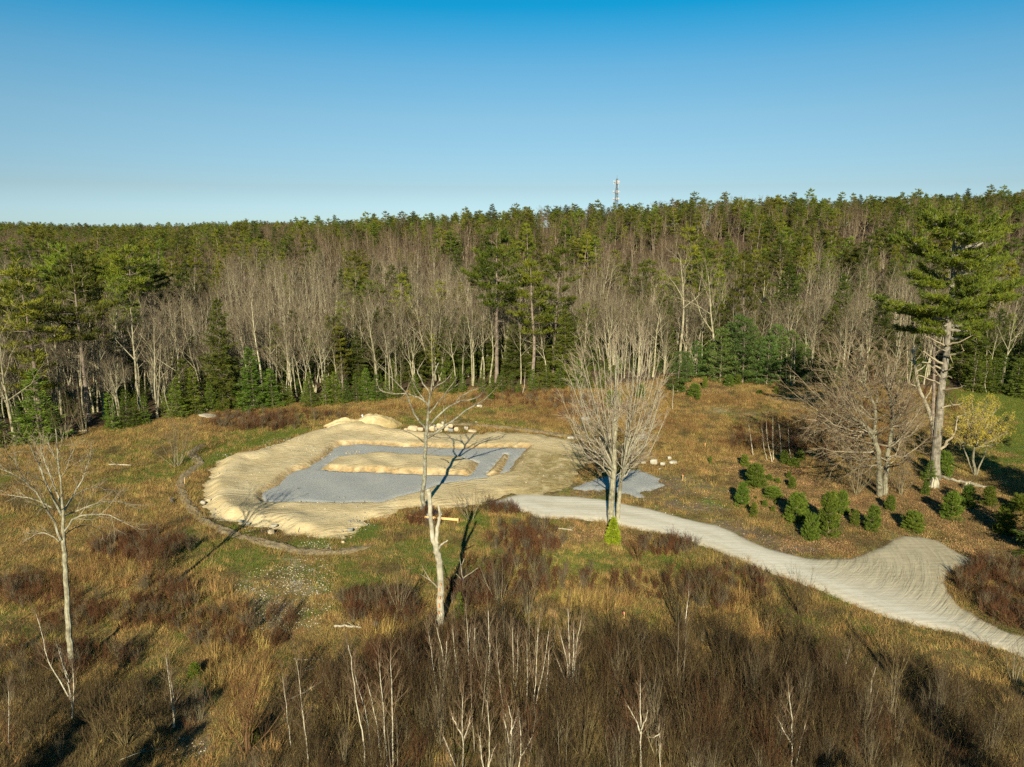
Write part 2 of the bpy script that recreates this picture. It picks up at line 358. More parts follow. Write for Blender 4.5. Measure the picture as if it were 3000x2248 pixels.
# ground sheet
def grade(vals):
    out = []
    for a, b, st in vals: out += list(np.arange(a, b, st))
    return np.array(out)
def grow_axis(start, end, st, k):
    out = []; v = start
    while v < end: out.append(v); st *= k; v += st
    out.append(end); return np.array(out)
xs = np.concatenate([-grow_axis(100, 2600, .8, 1.09)[::-1], np.arange(-99.5, 99.5, .6), grow_axis(100, 2600, .8, 1.09)])
ys = np.concatenate([np.array([-300, -150, -60, -10, 10]), np.arange(20, 150, .55), grow_axis(150, 3800, .8, 1.04)])
GX, GY = np.meshgrid(xs, ys); GZ = TZ(GX, GY)
k = on_bare(GX.ravel(), GY.ravel()).reshape(GX.shape); GZ = np.where(k, GZ - .12, GZ)
nx, ny = len(xs), len(ys)
V = np.stack([GX.ravel(), GY.ravel(), GZ.ravel()], 1)
ii, jj = np.meshgrid(np.arange(nx - 1), np.arange(ny - 1)); b = (jj * nx + ii).ravel()
F = np.stack([b, b + 1, b + nx + 1, b + nx], 1)
g = MB(); g.add(V, 0, None, F)
def ground_mat():
    m, nt, out = newmat('meadow_ground'); t = NT(nt)
    v = objvec(t)
    c1 = nt.nodes.new('ShaderNodeAttribute'); c1.attribute_name = 'z1'
    s1 = nt.nodes.new('ShaderNodeSeparateColor'); t.l(c1.outputs['Color'], s1.inputs[0])
    c2 = nt.nodes.new('ShaderNodeAttribute'); c2.attribute_name = 'z2'
    s2 = nt.nodes.new('ShaderNodeSeparateColor'); t.l(c2.outputs['Color'], s2.inputs[0])
    n1 = t.noise(v, .35, 6, .65); n2 = t.noise(v, 1.7, 6, .7); n3 = t.noise(v, 7, 5, .7); n4 = t.noise(v, .11, 4, .6)
    col = t.mix(t.ramp(n2, .35, .65), (.27, .20, .07), (.15, .11, .04))
    col = t.mix(t.math('MULTIPLY', t.ramp(n1, .42, .6), .7), col, (.10, .12, .025))
    def th(mask, nz, lo=.42, hi=.62):
        s = t.math('ADD', t.math('MULTIPLY', nz, .9), t.math('MULTIPLY', mask, .38)); return t.ramp(s, lo + .2, hi + .2)
    col = t.mix(th(s1.outputs[1], n1), col, t.mix(t.ramp(n2, .35, .6), (.20, .125, .045), (.14, .085, .032)))
    col = t.mix(th(s1.outputs[2], n1), col, t.mix(t.ramp(n3, .35, .6), (.30, .18, .07), (.16, .105, .045)))
    col = t.mix(th(s1.outputs[0], n2), col, t.mix(t.ramp(n3, .35, .6), (.065, .115, .016), (.13, .15, .035)))
    col = t.mix(th(s2.outputs[0], n2), col, t.mix(t.ramp(n3, .35, .6), (.22, .16, .09), (.13, .095, .055)))
    col = t.mix(t.ramp(t.math('ADD', t.math('MULTIPLY', n2, .7), t.math('MULTIPLY', s2.outputs[1], .5)), .72, .95), col, t.mix(t.ramp(n3, .4, .6), (.43, .36, .22), (.27, .22, .12)))
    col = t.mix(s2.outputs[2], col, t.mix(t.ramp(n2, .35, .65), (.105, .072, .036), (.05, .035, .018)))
    col = t.mix(t.math('MULTIPLY', t.ramp(n3, .55, .75), .5), col, (.07, .05, .028))
    h = t.math('ADD', t.math('MULTIPLY', n2, 1.0), t.math('MULTIPLY', n3, .5))
    t.l(t.principled(col, .95, h, .9, .25, .1), out.inputs[0])
    return m
gme = g.build('ground', ground_mat(), True)
zz = zones(GX.ravel(), GY.ravel()); zz[0] = zz[0] + lawn(GX.ravel(), GY.ravel())
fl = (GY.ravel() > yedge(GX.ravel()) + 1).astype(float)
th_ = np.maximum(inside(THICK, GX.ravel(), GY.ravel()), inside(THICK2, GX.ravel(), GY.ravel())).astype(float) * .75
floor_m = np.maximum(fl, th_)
for nm, (a, b_, c) in (('z1', (zz[0], zz[1], zz[2])), ('z2', (zz[3], zz[4], floor_m))):
    ca = gme.color_attributes.new(nm, 'FLOAT_COLOR', 'POINT')
    ca.data.foreach_set('color', np.stack([a, b_, c, np.ones_like(a)], 1).astype(np.float32).ravel())
ground = link('ground', gme); tag(ground, kind='structure')

# sand, gravel, road
def mat_sand():
    m, nt, out = newmat('sandy_fill'); t = NT(nt); v = objvec(t)
    n1 = t.noise(v, .25, 5, .6, .6); n2 = t.noise(v, 2.2, 6, .7); n3 = t.noise(v, 11, 4, .7)
    mp = nt.nodes.new('ShaderNodeMapping'); mp.inputs['Scale'].default_value = (.5, 2.2, 1); mp.inputs['Rotation'].default_value = (0, 0, .1); t.l(v, mp.inputs[0])
    n4 = t.noise(mp.outputs[0], 1.3, 6, .7, 1.5)
    sx = nt.nodes.new('ShaderNodeSeparateXYZ'); t.l(v, sx.inputs[0])
    col = t.mix(t.ramp(n1, .35, .65), (.54, .44, .24), (.45, .355, .18))
    col = t.mix(t.math('MULTIPLY', t.ramp(n4, .54, .66), .5), col, (.33, .25, .085))
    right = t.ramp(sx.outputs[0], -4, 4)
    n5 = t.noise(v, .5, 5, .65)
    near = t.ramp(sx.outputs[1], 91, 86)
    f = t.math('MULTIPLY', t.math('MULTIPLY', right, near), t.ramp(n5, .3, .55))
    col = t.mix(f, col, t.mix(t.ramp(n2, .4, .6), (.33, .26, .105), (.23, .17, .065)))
    col = t.mix(t.math('MULTIPLY', t.ramp(n2, .6, .72), .5), col, (.3, .2, .09))
    col = t.mix(t.math('MULTIPLY', t.ramp(n3, .62, .7), .6), col, (.66, .6, .45))
    slope = t.attr('stain_shade')
    col = t.mix(t.math('MULTIPLY', slope, .75), col, t.mix(t.ramp(n2, .4, .6), (.36, .22, .08), (.13, .085, .035)))  # brown staining plus overhang shade painted on island and trench faces
    wv = nt.nodes.new('ShaderNodeTexWave'); wv.inputs['Scale'].default_value = .55; wv.inputs['Distortion'].default_value = 11; wv.inputs['Detail'].default_value = 4; wv.inputs['Detail Scale'].default_value = .4
    mp2 = nt.nodes.new('ShaderNodeMapping'); mp2.inputs['Rotation'].default_value = (0, 0, 1.15); mp2.inputs['Scale'].default_value = (1, 1, .1); t.l(v, mp2.inputs[0]); t.l(mp2.outputs[0], wv.inputs['Vector'])
    n6 = t.noise(v, .35, 4, .6); trk = t.math('MULTIPLY', wv.outputs['Fac'], t.ramp(n6, .5, .62))
    col = t.mix(t.math('MULTIPLY', trk, .3), col, (.27, .20, .10))
    h = t.math('ADD', t.math('ADD', t.math('MULTIPLY', n2, .7), t.math('MULTIPLY', n3, .5)), t.math('ADD', t.math('MULTIPLY', n4, .8), t.math('MULTIPLY', trk, -.45)))
    t.l(t.principled(col, .95, h, .75, .13, .1), out.inputs[0]); return m
def mat_gravel(name, c1, c2, c3, sc=14):
    m, nt, out = newmat(name); t = NT(nt); v = objvec(t)
    vo = nt.nodes.new('ShaderNodeTexVoronoi'); vo.inputs['Scale'].default_value = sc; t.l(v, vo.inputs['Vector'])
    sp = nt.nodes.new('ShaderNodeSeparateColor'); t.l(vo.outputs['Color'], sp.inputs[0])
    n1 = t.noise(v, .5, 5, .65, .5); n2 = t.noise(v, 4, 5, .7)
    col = t.mix(sp.outputs[0], c1, c2)
    col = t.mix(t.math('MULTIPLY', t.ramp(n1, .42, .7), .5), col, c3)
    col = t.mix(t.math('MULTIPLY', t.ramp(n2, .5, .7), .25), col, tuple(x * .7 for x in c2))
    h = t.math('ADD', t.math('MULTIPLY', vo.outputs[0], -1.0), t.math('MULTIPLY', n2, .6))
    t.l(t.principled(col, .9, h, .7, .06, .2), out.inputs[0]); return m
def mat_road():
    m, nt, out = newmat('packed_gravel_drive'); t = NT(nt); v = objvec(t)
    n1 = t.noise(v, .3, 5, .6, .4); n2 = t.noise(v, 3, 6, .7); n3 = t.noise(v, 16, 4, .7)
    sx = nt.nodes.new('ShaderNodeSeparateXYZ'); t.l(v, sx.inputs[0])
    col = t.mix(t.ramp(n1, .35, .65), (.52, .48, .36), (.46, .425, .31))
    col = t.mix(t.math('MULTIPLY', t.ramp(n2, .5, .7), .35), col, (.36, .33, .235))
    col = t.mix(t.math('MULTIPLY', t.ramp(n3, .6, .72), .3), col, (.60, .57, .45))
    # the turning area is darker, tracked gravel: tyre arcs about a far centre
    tn = t.attr('turn')
    col = t.mix(t.math('MULTIPLY', tn, .85), col, t.mix(t.ramp(n2, .35, .65), (.345, .295, .17), (.26, .22, .12)))
    # tracks: noise streaked along circles round the bend's centre, and along the drive
    cx_ = t.math('SUBTRACT', sx.outputs[0], 20.5); cy_ = t.math('SUBTRACT', sx.outputs[1], 62.5)
    rr_ = t.math('SQRT', t.math('ADD', t.math('MULTIPLY', cx_, cx_), t.math('MULTIPLY', cy_, cy_)))
    th_a = t.math('ARCTAN2', cy_, cx_)
    cb = nt.nodes.new('ShaderNodeCombineXYZ'); t.l(t.math('MULTIPLY', rr_, 1.7), cb.inputs[0]); t.l(t.math('MULTIPLY', th_a, 2.2), cb.inputs[1])
    arc = t.ramp(t.noise(cb.outputs[0], 1.0, 5, .6, .5), .38, .62)
    mp = nt.nodes.new('ShaderNodeMapping'); mp.inputs['Rotation'].default_value = (0, 0, .36); mp.inputs['Scale'].default_value = (.16, 2.4, 1); t.l(v, mp.inputs[0])
    stk = t.ramp(t.noise(mp.outputs[0], 1.0, 5, .65, .4), .4, .62)
    col = t.mix(t.math('MULTIPLY', stk, .28), col, (.40, .355, .25))
    rutd = t.attr('edge'); rut = t.math('MULTIPLY', t.math('MULTIPLY', t.ramp(rutd, 1.0, 1.5), t.ramp(rutd, 2.4, 1.9)), t.math('SUBTRACT', 1.0, tn))
    col = t.mix(t.math('MULTIPLY', rut, t.math('MULTIPLY', t.ramp(n2, .3, .6), .55)), col, (.58, .55, .44))
    mid_ = t.math('MULTIPLY', t.ramp(rutd, 2.5, 3.2), t.math('SUBTRACT', 1.0, tn)); col = t.mix(t.math('MULTIPLY', mid_, t.math('MULTIPLY', t.ramp(n2, .35, .6), .35)), col, (.36, .32, .22))
    edg = t.math('MULTIPLY', t.ramp(rutd, .7, .1), t.ramp(n2, .3, .55)); col = t.mix(t.math('MULTIPLY', edg, .7), col, (.25, .20, .11))
    col = t.mix(t.math('MULTIPLY', t.math('MULTIPLY', arc, tn), .4), col, (.42, .375, .245))
    h = t.math('ADD', t.math('MULTIPLY', t.math('MULTIPLY', arc, tn), 1.5), t.math('MULTIPLY', n2, .4))
    h = t.math('ADD', h, t.math('MULTIPLY', stk, .25))
    h = t.math('ADD', h, t.math('MULTIPLY', n3, .2))
    t.l(t.principled(col, .93, h, .55, .06, .15), out.inputs[0]); return m
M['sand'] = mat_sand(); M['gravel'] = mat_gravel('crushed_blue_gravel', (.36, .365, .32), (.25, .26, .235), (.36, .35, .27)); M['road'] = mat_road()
OUT_PAD = rough_outline(PAD, .3, .35, 1)
def pad_z(X, Y, d):
    gi = inside(GRAV, X, Y) ; di = dist_poly(GRAV, X, Y)
    il = inside(ISL, X, Y); dl = dist_poly(ISL, X, Y); i2 = inside(ISL2, X, Y); d2 = dist_poly(ISL2, X, Y)
    h = PADH * sm(0, 1.6, d + .15 * wob(X, Y, .7)) * (1 - .75 * sm(-2, 6, X) * sm(92, 84, Y))
    fr = np.array([noise.fractal(Vector((x * .55, y * .55, 4.4)), .75, 2.2, 5) for x, y in zip(X, Y)])
    h = h + .055 * fr * sm(0, 1.5, d) + (.03 * wob(X, Y, 1.9, 3) + .07 * np.abs(wob(X * .7 + Y * .7, Y * .7 - X * .7, 2.7, 5)) * sm(-8, -16, X)) * sm(0, 2, d) + .012 * wob(X, Y, .6, 7)
    h = h + .45 * sm(.4, 1.8, d) * sm(4.2, 2.2, d) * np.maximum(sm(-17, -21, X), sm(-8, -14, X) * sm(92, 95, Y)) * (.75 + .35 * wob(X, Y, 2.3, 6))
    trench = -.12
    k = gi & ~il & ~i2
    h2 = np.where(k, trench, np.where(il, trench + (.62 + .1 * wob(X, Y, .9, 2)) * sm(0, .9, dl), np.where(i2, trench + .5 * sm(0, .8, d2), trench + (h - trench) * sm(0, .8, di))))
    h = np.where(k | il | i2, h2, np.where(di < .8, h2, h))
    return TZ(X, Y) * .3 + h + .02
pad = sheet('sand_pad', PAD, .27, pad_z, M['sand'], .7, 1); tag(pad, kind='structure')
pv = np.zeros(len(pad.data.vertices) * 3, np.float32); pad.data.vertices.foreach_get('co', pv); pv = pv.reshape(-1, 3)
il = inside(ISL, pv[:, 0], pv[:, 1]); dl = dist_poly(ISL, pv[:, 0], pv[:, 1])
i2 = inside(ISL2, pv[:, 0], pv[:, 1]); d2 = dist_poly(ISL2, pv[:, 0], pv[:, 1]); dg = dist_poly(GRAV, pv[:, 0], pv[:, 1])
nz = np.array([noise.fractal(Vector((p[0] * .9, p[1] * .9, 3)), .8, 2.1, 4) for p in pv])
st = np.where(il, sm(1.3, .3, dl), np.where(i2, sm(.9, .2, d2), sm(1.0, .2, dg))) * sm(-.8, .1, nz)  # mask for stain and painted shade, strongest near island and trench edges
sa = pad.data.attributes.new('stain_shade', 'FLOAT', 'POINT'); sa.data.foreach_set('value', st.astype(np.float32))
def grav_z(X, Y, d):
    il = inside(ISL, X, Y) | inside(ISL2, X, Y); dl = np.minimum(dist_poly(ISL, X, Y), dist_poly(ISL2, X, Y))
    z = .06 + .03 * wob(X, Y, 1.3, 2) - .13 * (1 - sm(0, .45, d)) + TZ(X, Y) * .3
    return np.where(il, z - .5 * sm(.0, .25, dl), z)
gravel = sheet('gravel_bed', GRAV, .35, grav_z, M['gravel'], .22, 2); tag(gravel, kind='structure')
gp2 = sheet('gravel_patch', PATCH, .35, lambda X, Y, d: TZ(X, Y) + .05 - .12 * (1 - sm(0, .7, d)), M['gravel'], .7, 3); tag(gp2, kind='structure')
road = sheet('driveway', ROAD, .38, lambda X, Y, d: TZ(X, Y) * .5 + .07 * sm(0, .8, d) - .09 * (1 - sm(0, .35, d)) + TZ(X, Y) * .5 * (1 - sm(0, 2, d)) + .02, M['road'], .16, 4); tag(road, kind='structure')
rv = np.zeros(len(road.data.vertices) * 3, np.float32); road.data.vertices.foreach_get('co', rv); rv = rv.reshape(-1, 3)
rp, rq = proj(rv[:, 0], rv[:, 1], rv[:, 2])
lim = np.interp(rp, [2300, 2450, 2600, 2700, 2850, 3000, 3300], [1640, 1680, 1720, 1760, 1840, 1905, 2050])
tv = np.where(rp > 2250, 1 / (1 + np.exp((rq - lim) / 14)), 0) * sm(2300, 2480, rp)
ea = road.data.attributes.new('edge', 'FLOAT', 'POINT'); ea.data.foreach_set('value', dist_poly(ROAD, rv[:, 0], rv[:, 1]).astype(np.float32))
ta = road.data.attributes.new('turn', 'FLOAT', 'POINT'); ta.data.foreach_set('value', tv.astype(np.float32))
#@@PART2
# ------------------------------------------------------------------ vegetation generators
def unit(v): return v / (np.linalg.norm(v) + 1e-9)
def perp_dir(rng, d, ang, az=None):
    """direction at angle ang from d, at azimuth az about it"""
    a = np.cross(d, np.array([.05, .1, 1.0]) if abs(d[2]) < .95 else np.array([1.0, .1, 0])); a = unit(a); b = np.cross(d, a)
    az = rng.uniform(0, 2 * PI) if az is None else az
    return unit(d * math.cos(ang) + (a * math.cos(az) + b * math.sin(az)) * math.sin(ang))
class Tw:
    def __init__(s): s.a = []; s.b = []; s.r = []; s.w = []
def grow(mb, tw, rng, p, d, L, r, lvl, S, w0=0.0, az0=None):
    """recursive limb: S = list of levels with n, ang, ratio, seg, wob, up, t0"""
    c = S[lvl]; last = lvl == len(S) - 1
    w = min(1.0, w0)
    if last:
        q = p + d * L * .55; d2 = unit(d + rng.normal(0, .16, 3) + np.array([0, 0, c.get('up', .1)]))
        e = q + d2 * L * .5
        tw.a += [p, q]; tw.b += [q + (q - p) * .04, e]; tw.r += [r, r * .65]; tw.w += [w, w]
        return
    n = c['seg']; P = [p]; D = [d]; dd = d
    for i in range(n):
        dd = unit(dd + rng.normal(0, c['wob'], 3) + np.array([0, 0, c.get('up', 0)]))
        P.append(P[-1] + dd * L / n); D.append(dd)
    te = c.get('taper', .25)
    R = [r * (1 - (1 - te) * i / n) for i in range(n + 1)]
    mb.tube(P, R, max(3, 6 - lvl - (0 if r > .05 else 1)), [min(1, w0 + .25 * (r < .05) + .2 * i / n * (r < .08)) for i in range(n + 1)])
    az = rng.uniform(0, 6.3)
    k = c['n'] if isinstance(c['n'], int) else int(rng.integers(*c['n']))
    for i in range(k):
        t = c['t0'] + (1 - c['t0']) * ((i + rng.uniform(.1, .9)) / k)
        x = t * n; j = min(int(x), n - 1); f = x - j
        q = P[j] * (1 - f) + P[j + 1] * f; az += 2.4 + rng.normal(0, .35)
        ang = rng.uniform(*c['ang']) * (1 - .35 * t)
        nd = perp_dir(rng, D[j + 1], ang, az)
        rr = (R[j] * (1 - f) + R[j + 1] * f) * c.get('rr', .6)
        rr = max(rr, c.get('rmin', .008))
        l2 = L * rng.uniform(*c['ratio']) * (1.15 - c.get('fall', .5) * t)
        grow(mb, tw, rng, q, nd, l2, rr, lvl + 1, S, w0 + c.get('dw', .25))
    # leader continues as twig
    grow(mb, tw, rng, P[-1], D[-1], L * .28, R[-1], len(S) - 1, S, w0 + .5)
def flush(mb, tw, mat=0, wmin=None):
    if tw.a: mb.twigs(tw.a, tw.b, tw.r, np.repeat(np.array(tw.w) if wmin is None else np.maximum(tw.w, wmin), 4), mat)

def tufts(mb, rng, C, D, size, n=7, width=.16, spread=.6, mat=0, w=0.0):
    """needle tufts: n thin triangles at each centre C along direction D"""
    C = np.repeat(np.asarray(C, float), n, 0); D = np.repeat(np.asarray(D, float), n, 0)
    m = len(C); size = np.repeat(np.broadcast_to(np.asarray(size, float), (m // n,)), n)[:, None]
    T = D + rng.normal(0, spread, (m, 3)); T /= np.linalg.norm(T, axis=1)[:, None]
    A = np.cross(T, rng.normal(0, 1, (m, 3))); A /= np.linalg.norm(A, axis=1)[:, None]
    C = C + rng.normal(0, .18, (m, 3)) * size
    mid = C + T * size * .45
    ww = np.repeat((rng.uniform(0, 1, m) ** 3) * .6 if w is None else np.full(m, w), 3)
    mb.tris(C - T * size * .2 , mid + A * size * width, C + T * size, ww, mat)
def pine(seed, H, crown0=.35, spread=.24, nwh=13, per=5, tsz=.42, dens=1.0, up=.18, irr=.35, bushy=False, dead=8, bark_r=None, tn=7, lump=1.0):
    """white pine: whorls of near-horizontal limbs carrying flat plates of needle tufts. returns trunk MB, crown MB"""
    rng = np.random.default_rng(seed); tr = MB(); cr = MB()
    n = 10; r0 = bark_r or H * .013
    P = [np.array([0, 0, -.3])]; d = np.array([0, 0, 1.0])
    for i in range(n): d = unit(d + rng.normal(0, .025, 3)); d[2] = abs(d[2]); P.append(P[-1] + d * (H + .3) / n)
    R = [r0 * (1 - .93 * (i / n) ** 1.1) * (1.25 if i == 0 else 1) for i in range(n + 1)]
    tr.tube(P, R, 8)
    P = np.array(P)
    def on(t):
        x = t * n; j = min(int(x), n - 1); return P[j] + (P[j + 1] - P[j]) * (x - j)
    C = []; D = []; S = []
    az = rng.uniform(0, 6)
    for i in range(nwh):
        t = crown0 + (1 - crown0) * (i + rng.uniform(-.2, .2)) / nwh; t = min(max(t, crown0), .985)
        u = (t - crown0) / (1 - crown0)
        prof = (1 - u) ** .62 * min(1, .45 + u * 2.2) + .06
        if bushy: prof = math.sqrt(max(0, 1 - (u * 1.04) ** 2)) * .95 + .08
        for k in range(per):
            az += 2 * PI / per + rng.normal(0, .3)
            L = H * spread * prof * rng.uniform(1 - irr, 1 + irr * .7)
            if rng.random() < irr * .25: continue
            b = on(t); el = up + .35 * u + rng.normal(0, .1)
            d = np.array([math.cos(az) * math.cos(el), math.sin(az) * math.cos(el), math.sin(el)])
            q = [b]; dd = d
            for s_ in range(4): dd = unit(dd + np.array([0, 0, .09 if s_ > 1 else -.03]) + rng.normal(0, .07, 3)); q.append(q[-1] + dd * L / 4)
            cr.tube(q, [max(.012, L * .016 * (1 - .8 * s_ / 4)) for s_ in range(5)], 3, .2, 0)
            side = unit(np.cross(d, [0, 0, 1]))
            ns = max(3, int(L * 2.6 * dens))
            for s_ in range(ns):
                v = .28 + .72 * (s_ + rng.random()) / ns; x = v * 4; j = min(int(x), 3); c0 = q[j] + (q[j + 1] - q[j]) * (x - j)
                for sg in (-1, 1):
                    if rng.random() < .12: continue
                    l2 = L * .34 * (1.15 - .75 * v) * rng.uniform(.5, 1.2) + .15
                    sd = unit(d * .75 + side * sg * rng.uniform(.5, 1.1) + np.array([0, 0, rng.uniform(-.05, .3)]))
                    m = max(1, int(l2 / (tsz * .62) * dens))
                    for w_ in range(m):
                        f = (w_ + .6) / m
                        C.append(c0 + sd * l2 * f + rng.normal(0, .08, 3) * tsz); D.append(unit(sd * .7 + np.array([0, 0, .75]))); S.append(tsz * rng.uniform(.7, 1.2))
            C.append(q[-1]); D.append(unit(dd + [0, 0, .5])); S.append(tsz)
    for i in range(6): C.append(P[-1] - np.array([0, 0, i * .12 * tsz / .4]) + rng.normal(0, .08, 3)); D.append(np.array([0, 0, 1.0])); S.append(tsz)
    tufts(cr, rng, C, D, S, tn, .15, .55, 1, None)
    for i in range(dead):
        t = rng.uniform(.12, crown0 + .12); az = rng.uniform(0, 6.3); L = rng.uniform(.03, .08) * H
        d = unit(np.array([math.cos(az), math.sin(az), rng.uniform(-.15, .25)])); b = on(t)
        cr.tube([b, b + d * L * .5, b + d * L + rng.normal(0, .1, 3)], [.05, .035, .015], 3, .9, 0)
    return tr, cr
def fir(seed, H, spread=.23, layers=22, per=8, tsz=.3, droop=-.18, crown0=.04, dens=1.0, tn=6, bark_r=None, irr=.18, pw=.85, leaf_w=.2):
    """fir / spruce / hemlock: tiers of short drooping boughs in a cone"""
    rng = np.random.default_rng(seed); tr = MB(); cr = MB(); r0 = bark_r or H * .012
    tr.tube([(0, 0, -.2), (0, 0, H * .5), (.02 * H, 0, H * .97)], [r0, r0 * .6, .012], 6)
    C = []; D = []; S = []; az = rng.uniform(0, 6)
    for i in range(layers):
        t = crown0 + (1 - crown0) * (i + rng.uniform(-.25, .25)) / layers; t = min(max(t, .02), .97); u = (t - crown0) / (1 - crown0)
        for k in range(max(4, int(per * (1.1 - .6 * u)))):
            az += 2 * PI / per * 1.03 + rng.normal(0, .2)
            L = H * spread * ((1 - u) ** pw) * rng.uniform(1 - irr * 1.6, 1 + irr) + .04 * H ** .5
            el = droop + .75 * u + rng.normal(0, .06)
            d = np.array([math.cos(az) * math.cos(el), math.sin(az) * math.cos(el), math.sin(el)]); b = np.array([.02 * H * t, 0, t * H])
            e = b + d * L + np.array([0, 0, .07 * L])
            cr.tube([b, b + d * L * .5, e], [max(.01, .012 * L), max(.008, .01 * L), .005], 3, .2, 0)
            side = unit(np.cross(d, [0, 0, 1])); ns = max(2, int(L / tsz * 1.15 * dens))
            for s_ in range(ns):
                v = (.18 if i > layers * .3 else .3) + .8 * (s_ + rng.random() * .7) / ns; c0 = b + (e - b) * min(v, 1)
                wd = L * .42 * (1.1 - v)
                for sg in (-1, 1):
                    m = max(1, int(wd / (tsz * .7)))
                    for w_ in range(m):
                        f = (w_ + .7) / m; sd = unit(d * .8 + side * sg)
                        C.append(c0 + sd * wd * f - np.array([0, 0, .05 * f * L])); D.append(unit(sd + np.array([0, 0, -.12]))); S.append(tsz * rng.uniform(.75, 1.2))
            C.append(e); D.append(d); S.append(tsz)
    for i in range(4): C.append(np.array([.02 * H, 0, H - i * tsz * .3])); D.append(np.array([0, 0, 1.0])); S.append(tsz * .8)
    tufts(cr, rng, C, D, S, tn, leaf_w, .33, 1, None)
    return tr, cr
def hardwood(seed, H, clear=.42, n1=9, lean=.04, wide=.36, trunks=1, tw_r=.0105, dens=1.0, ang=(.45, .85)):
    """bare grey hardwood: trunk MB and branches MB"""
    rng = np.random.default_rng(seed); tr = MB(); cr = MB(); tw = Tw()
    for q_ in range(trunks):
        r0 = H * .0105 * rng.uniform(.8, 1.15); n = 9
        d = unit(np.array([rng.normal(0, lean), rng.normal(0, lean), 1])) if trunks == 1 else perp_dir(rng, np.array([0, 0, 1.0]), rng.uniform(.08, .2), q_ * 2 * PI / trunks + rng.uniform(0, .8))
        h = H * (1 if trunks == 1 else rng.uniform(.8, 1)); P = [np.array([0, 0, -.3])]; D = [d]
        for i in range(n):
            d = unit(d + rng.normal(0, .05, 3) + np.array([0, 0, .05])); P.append(P[-1] + d * (h * .86) / n); D.append(d)
        R = [r0 * (1 - .85 * (i / n) ** .9) * (1.2 if i == 0 else 1) for i in range(n + 1)]
        tr.tube(P, R, 7)
        S = [dict(n=int(4.6 * dens + .5), ang=ang, ratio=(.38, .6), seg=4, wob=.13, up=.06, t0=.2, rr=.6, rmin=.018, dw=.2, fall=.55),
             dict(n=int(4.6 * dens + .5), ang=(.35, .8), ratio=(.38, .6), seg=3, wob=.15, up=.02, t0=.2, rr=.6, rmin=tw_r * 1.3, dw=.3, fall=.5),
             dict(n=3, ang=(.35, .8), ratio=(.4, .7), seg=2, wob=.15, up=.02, t0=.15, rr=.65, rmin=tw_r, dw=.4, fall=.4),
             dict(up=.12)]
        az = rng.uniform(0, 6.3)
        k1 = max(4, int(n1 / trunks ** .5))
        for i in range(k1):
            t = clear + (1 - clear) * (i + rng.uniform(.1, .9)) / k1; x = t * n; j = min(int(x), n - 1); q = P[j] + (P[j + 1] - P[j]) * (x - j)
            az += 2.4 + rng.normal(0, .4); nd = perp_dir(rng, D[j], rng.uniform(.5, .95) * (1.1 - .5 * t), az)
            L = H * wide * rng.uniform(.7, 1.15) * (1.25 - .75 * t)
            grow(cr, tw, rng, q, nd, L, max(.03, R[j] * .55), 0, S, .0)
        grow(cr, tw, rng, P[-1], D[-1], H * .15, R[-1], 1, S, .2)
    flush(cr, tw)
    return tr, cr
def shrub(seed, H, stems=10, tw_r=.007, spread=.45, n1=5, n2=4, r0=.02, wob=.08):
    rng = np.random.default_rng(seed); mb = MB(); tw = Tw()
    S = [dict(n=n1, ang=(.3, .75), ratio=(.3, .5), seg=5, wob=wob, up=.09, t0=.25, rr=.6, rmin=tw_r * 1.1, dw=.5, fall=.35, taper=.3),
         dict(n=n2, ang=(.3, .8), ratio=(.35, .6), seg=2, wob=.1, up=.08, t0=.15, rr=.7, rmin=tw_r, dw=.5, fall=.3), dict(up=.1)]
    for i in range(stems):
        az = rng.uniform(0, 2 * PI); a = abs(rng.normal(0, spread * .6)) + .06; d = np.array([math.cos(az) * math.sin(a), math.sin(az) * math.sin(a), math.cos(a)])
        b = np.array([math.cos(az), math.sin(az), 0]) * rng.uniform(0, .12) * H * .5
        grow(mb, tw, rng, b - np.array([0, 0, .1]), d, H * rng.uniform(.6, 1.0), r0 * rng.uniform(.6, 1.1), 0, S)
    flush(mb, tw); return mb
def grass_patch(seed, n, rad, h, width, flat=.5, clumps=6):
    rng = np.random.default_rng(seed); mb = MB()
    cc = rng.uniform(-rad, rad, (clumps, 2)); lean = rng.uniform(0, 6.3, clumps); k = rng.integers(0, clumps, n)
    B = np.zeros((n, 3)); B[:, :2] = cc[k] + rng.normal(0, rad * .28, (n, 2)); B[:, 2] = -.03
    az = lean[k] + rng.normal(0, .7, n); el = np.clip(rng.normal(1 - flat, .35, n), .08, 1.5); L = h * rng.uniform(.5, 1.3, n)
    D = np.stack([np.cos(az) * np.cos(el), np.sin(az) * np.cos(el), np.sin(el)], 1)
    A = np.stack([-np.sin(az), np.cos(az), rng.normal(0, .3, n)], 1)
    mb.tris(B - A * width * .5, B + A * width * .5, B + D * L[:, None], np.repeat(rng.uniform(0, .5, n) ** 2, 3)); return mb
def litter_patch(seed, n, rad, s):
    rng = np.random.default_rng(seed); mb = MB()
    C = np.concatenate([rng.uniform(-rad, rad, (n, 2)), rng.uniform(0, .05, (n, 1))], 1); a = rng.uniform(0, 6.3, n)
    u = np.stack([np.cos(a), np.sin(a), rng.normal(0, .35, n)], 1) * s; v = np.stack([-np.sin(a), np.cos(a), rng.normal(0, .35, n)], 1) * s * .7
    mb.add(np.stack([C - u, C - v, C + u, C + v], 1).reshape(-1, 3), np.repeat(rng.uniform(0, .6, n), 4), None, np.arange(n * 4).reshape(-1, 4)); return mb
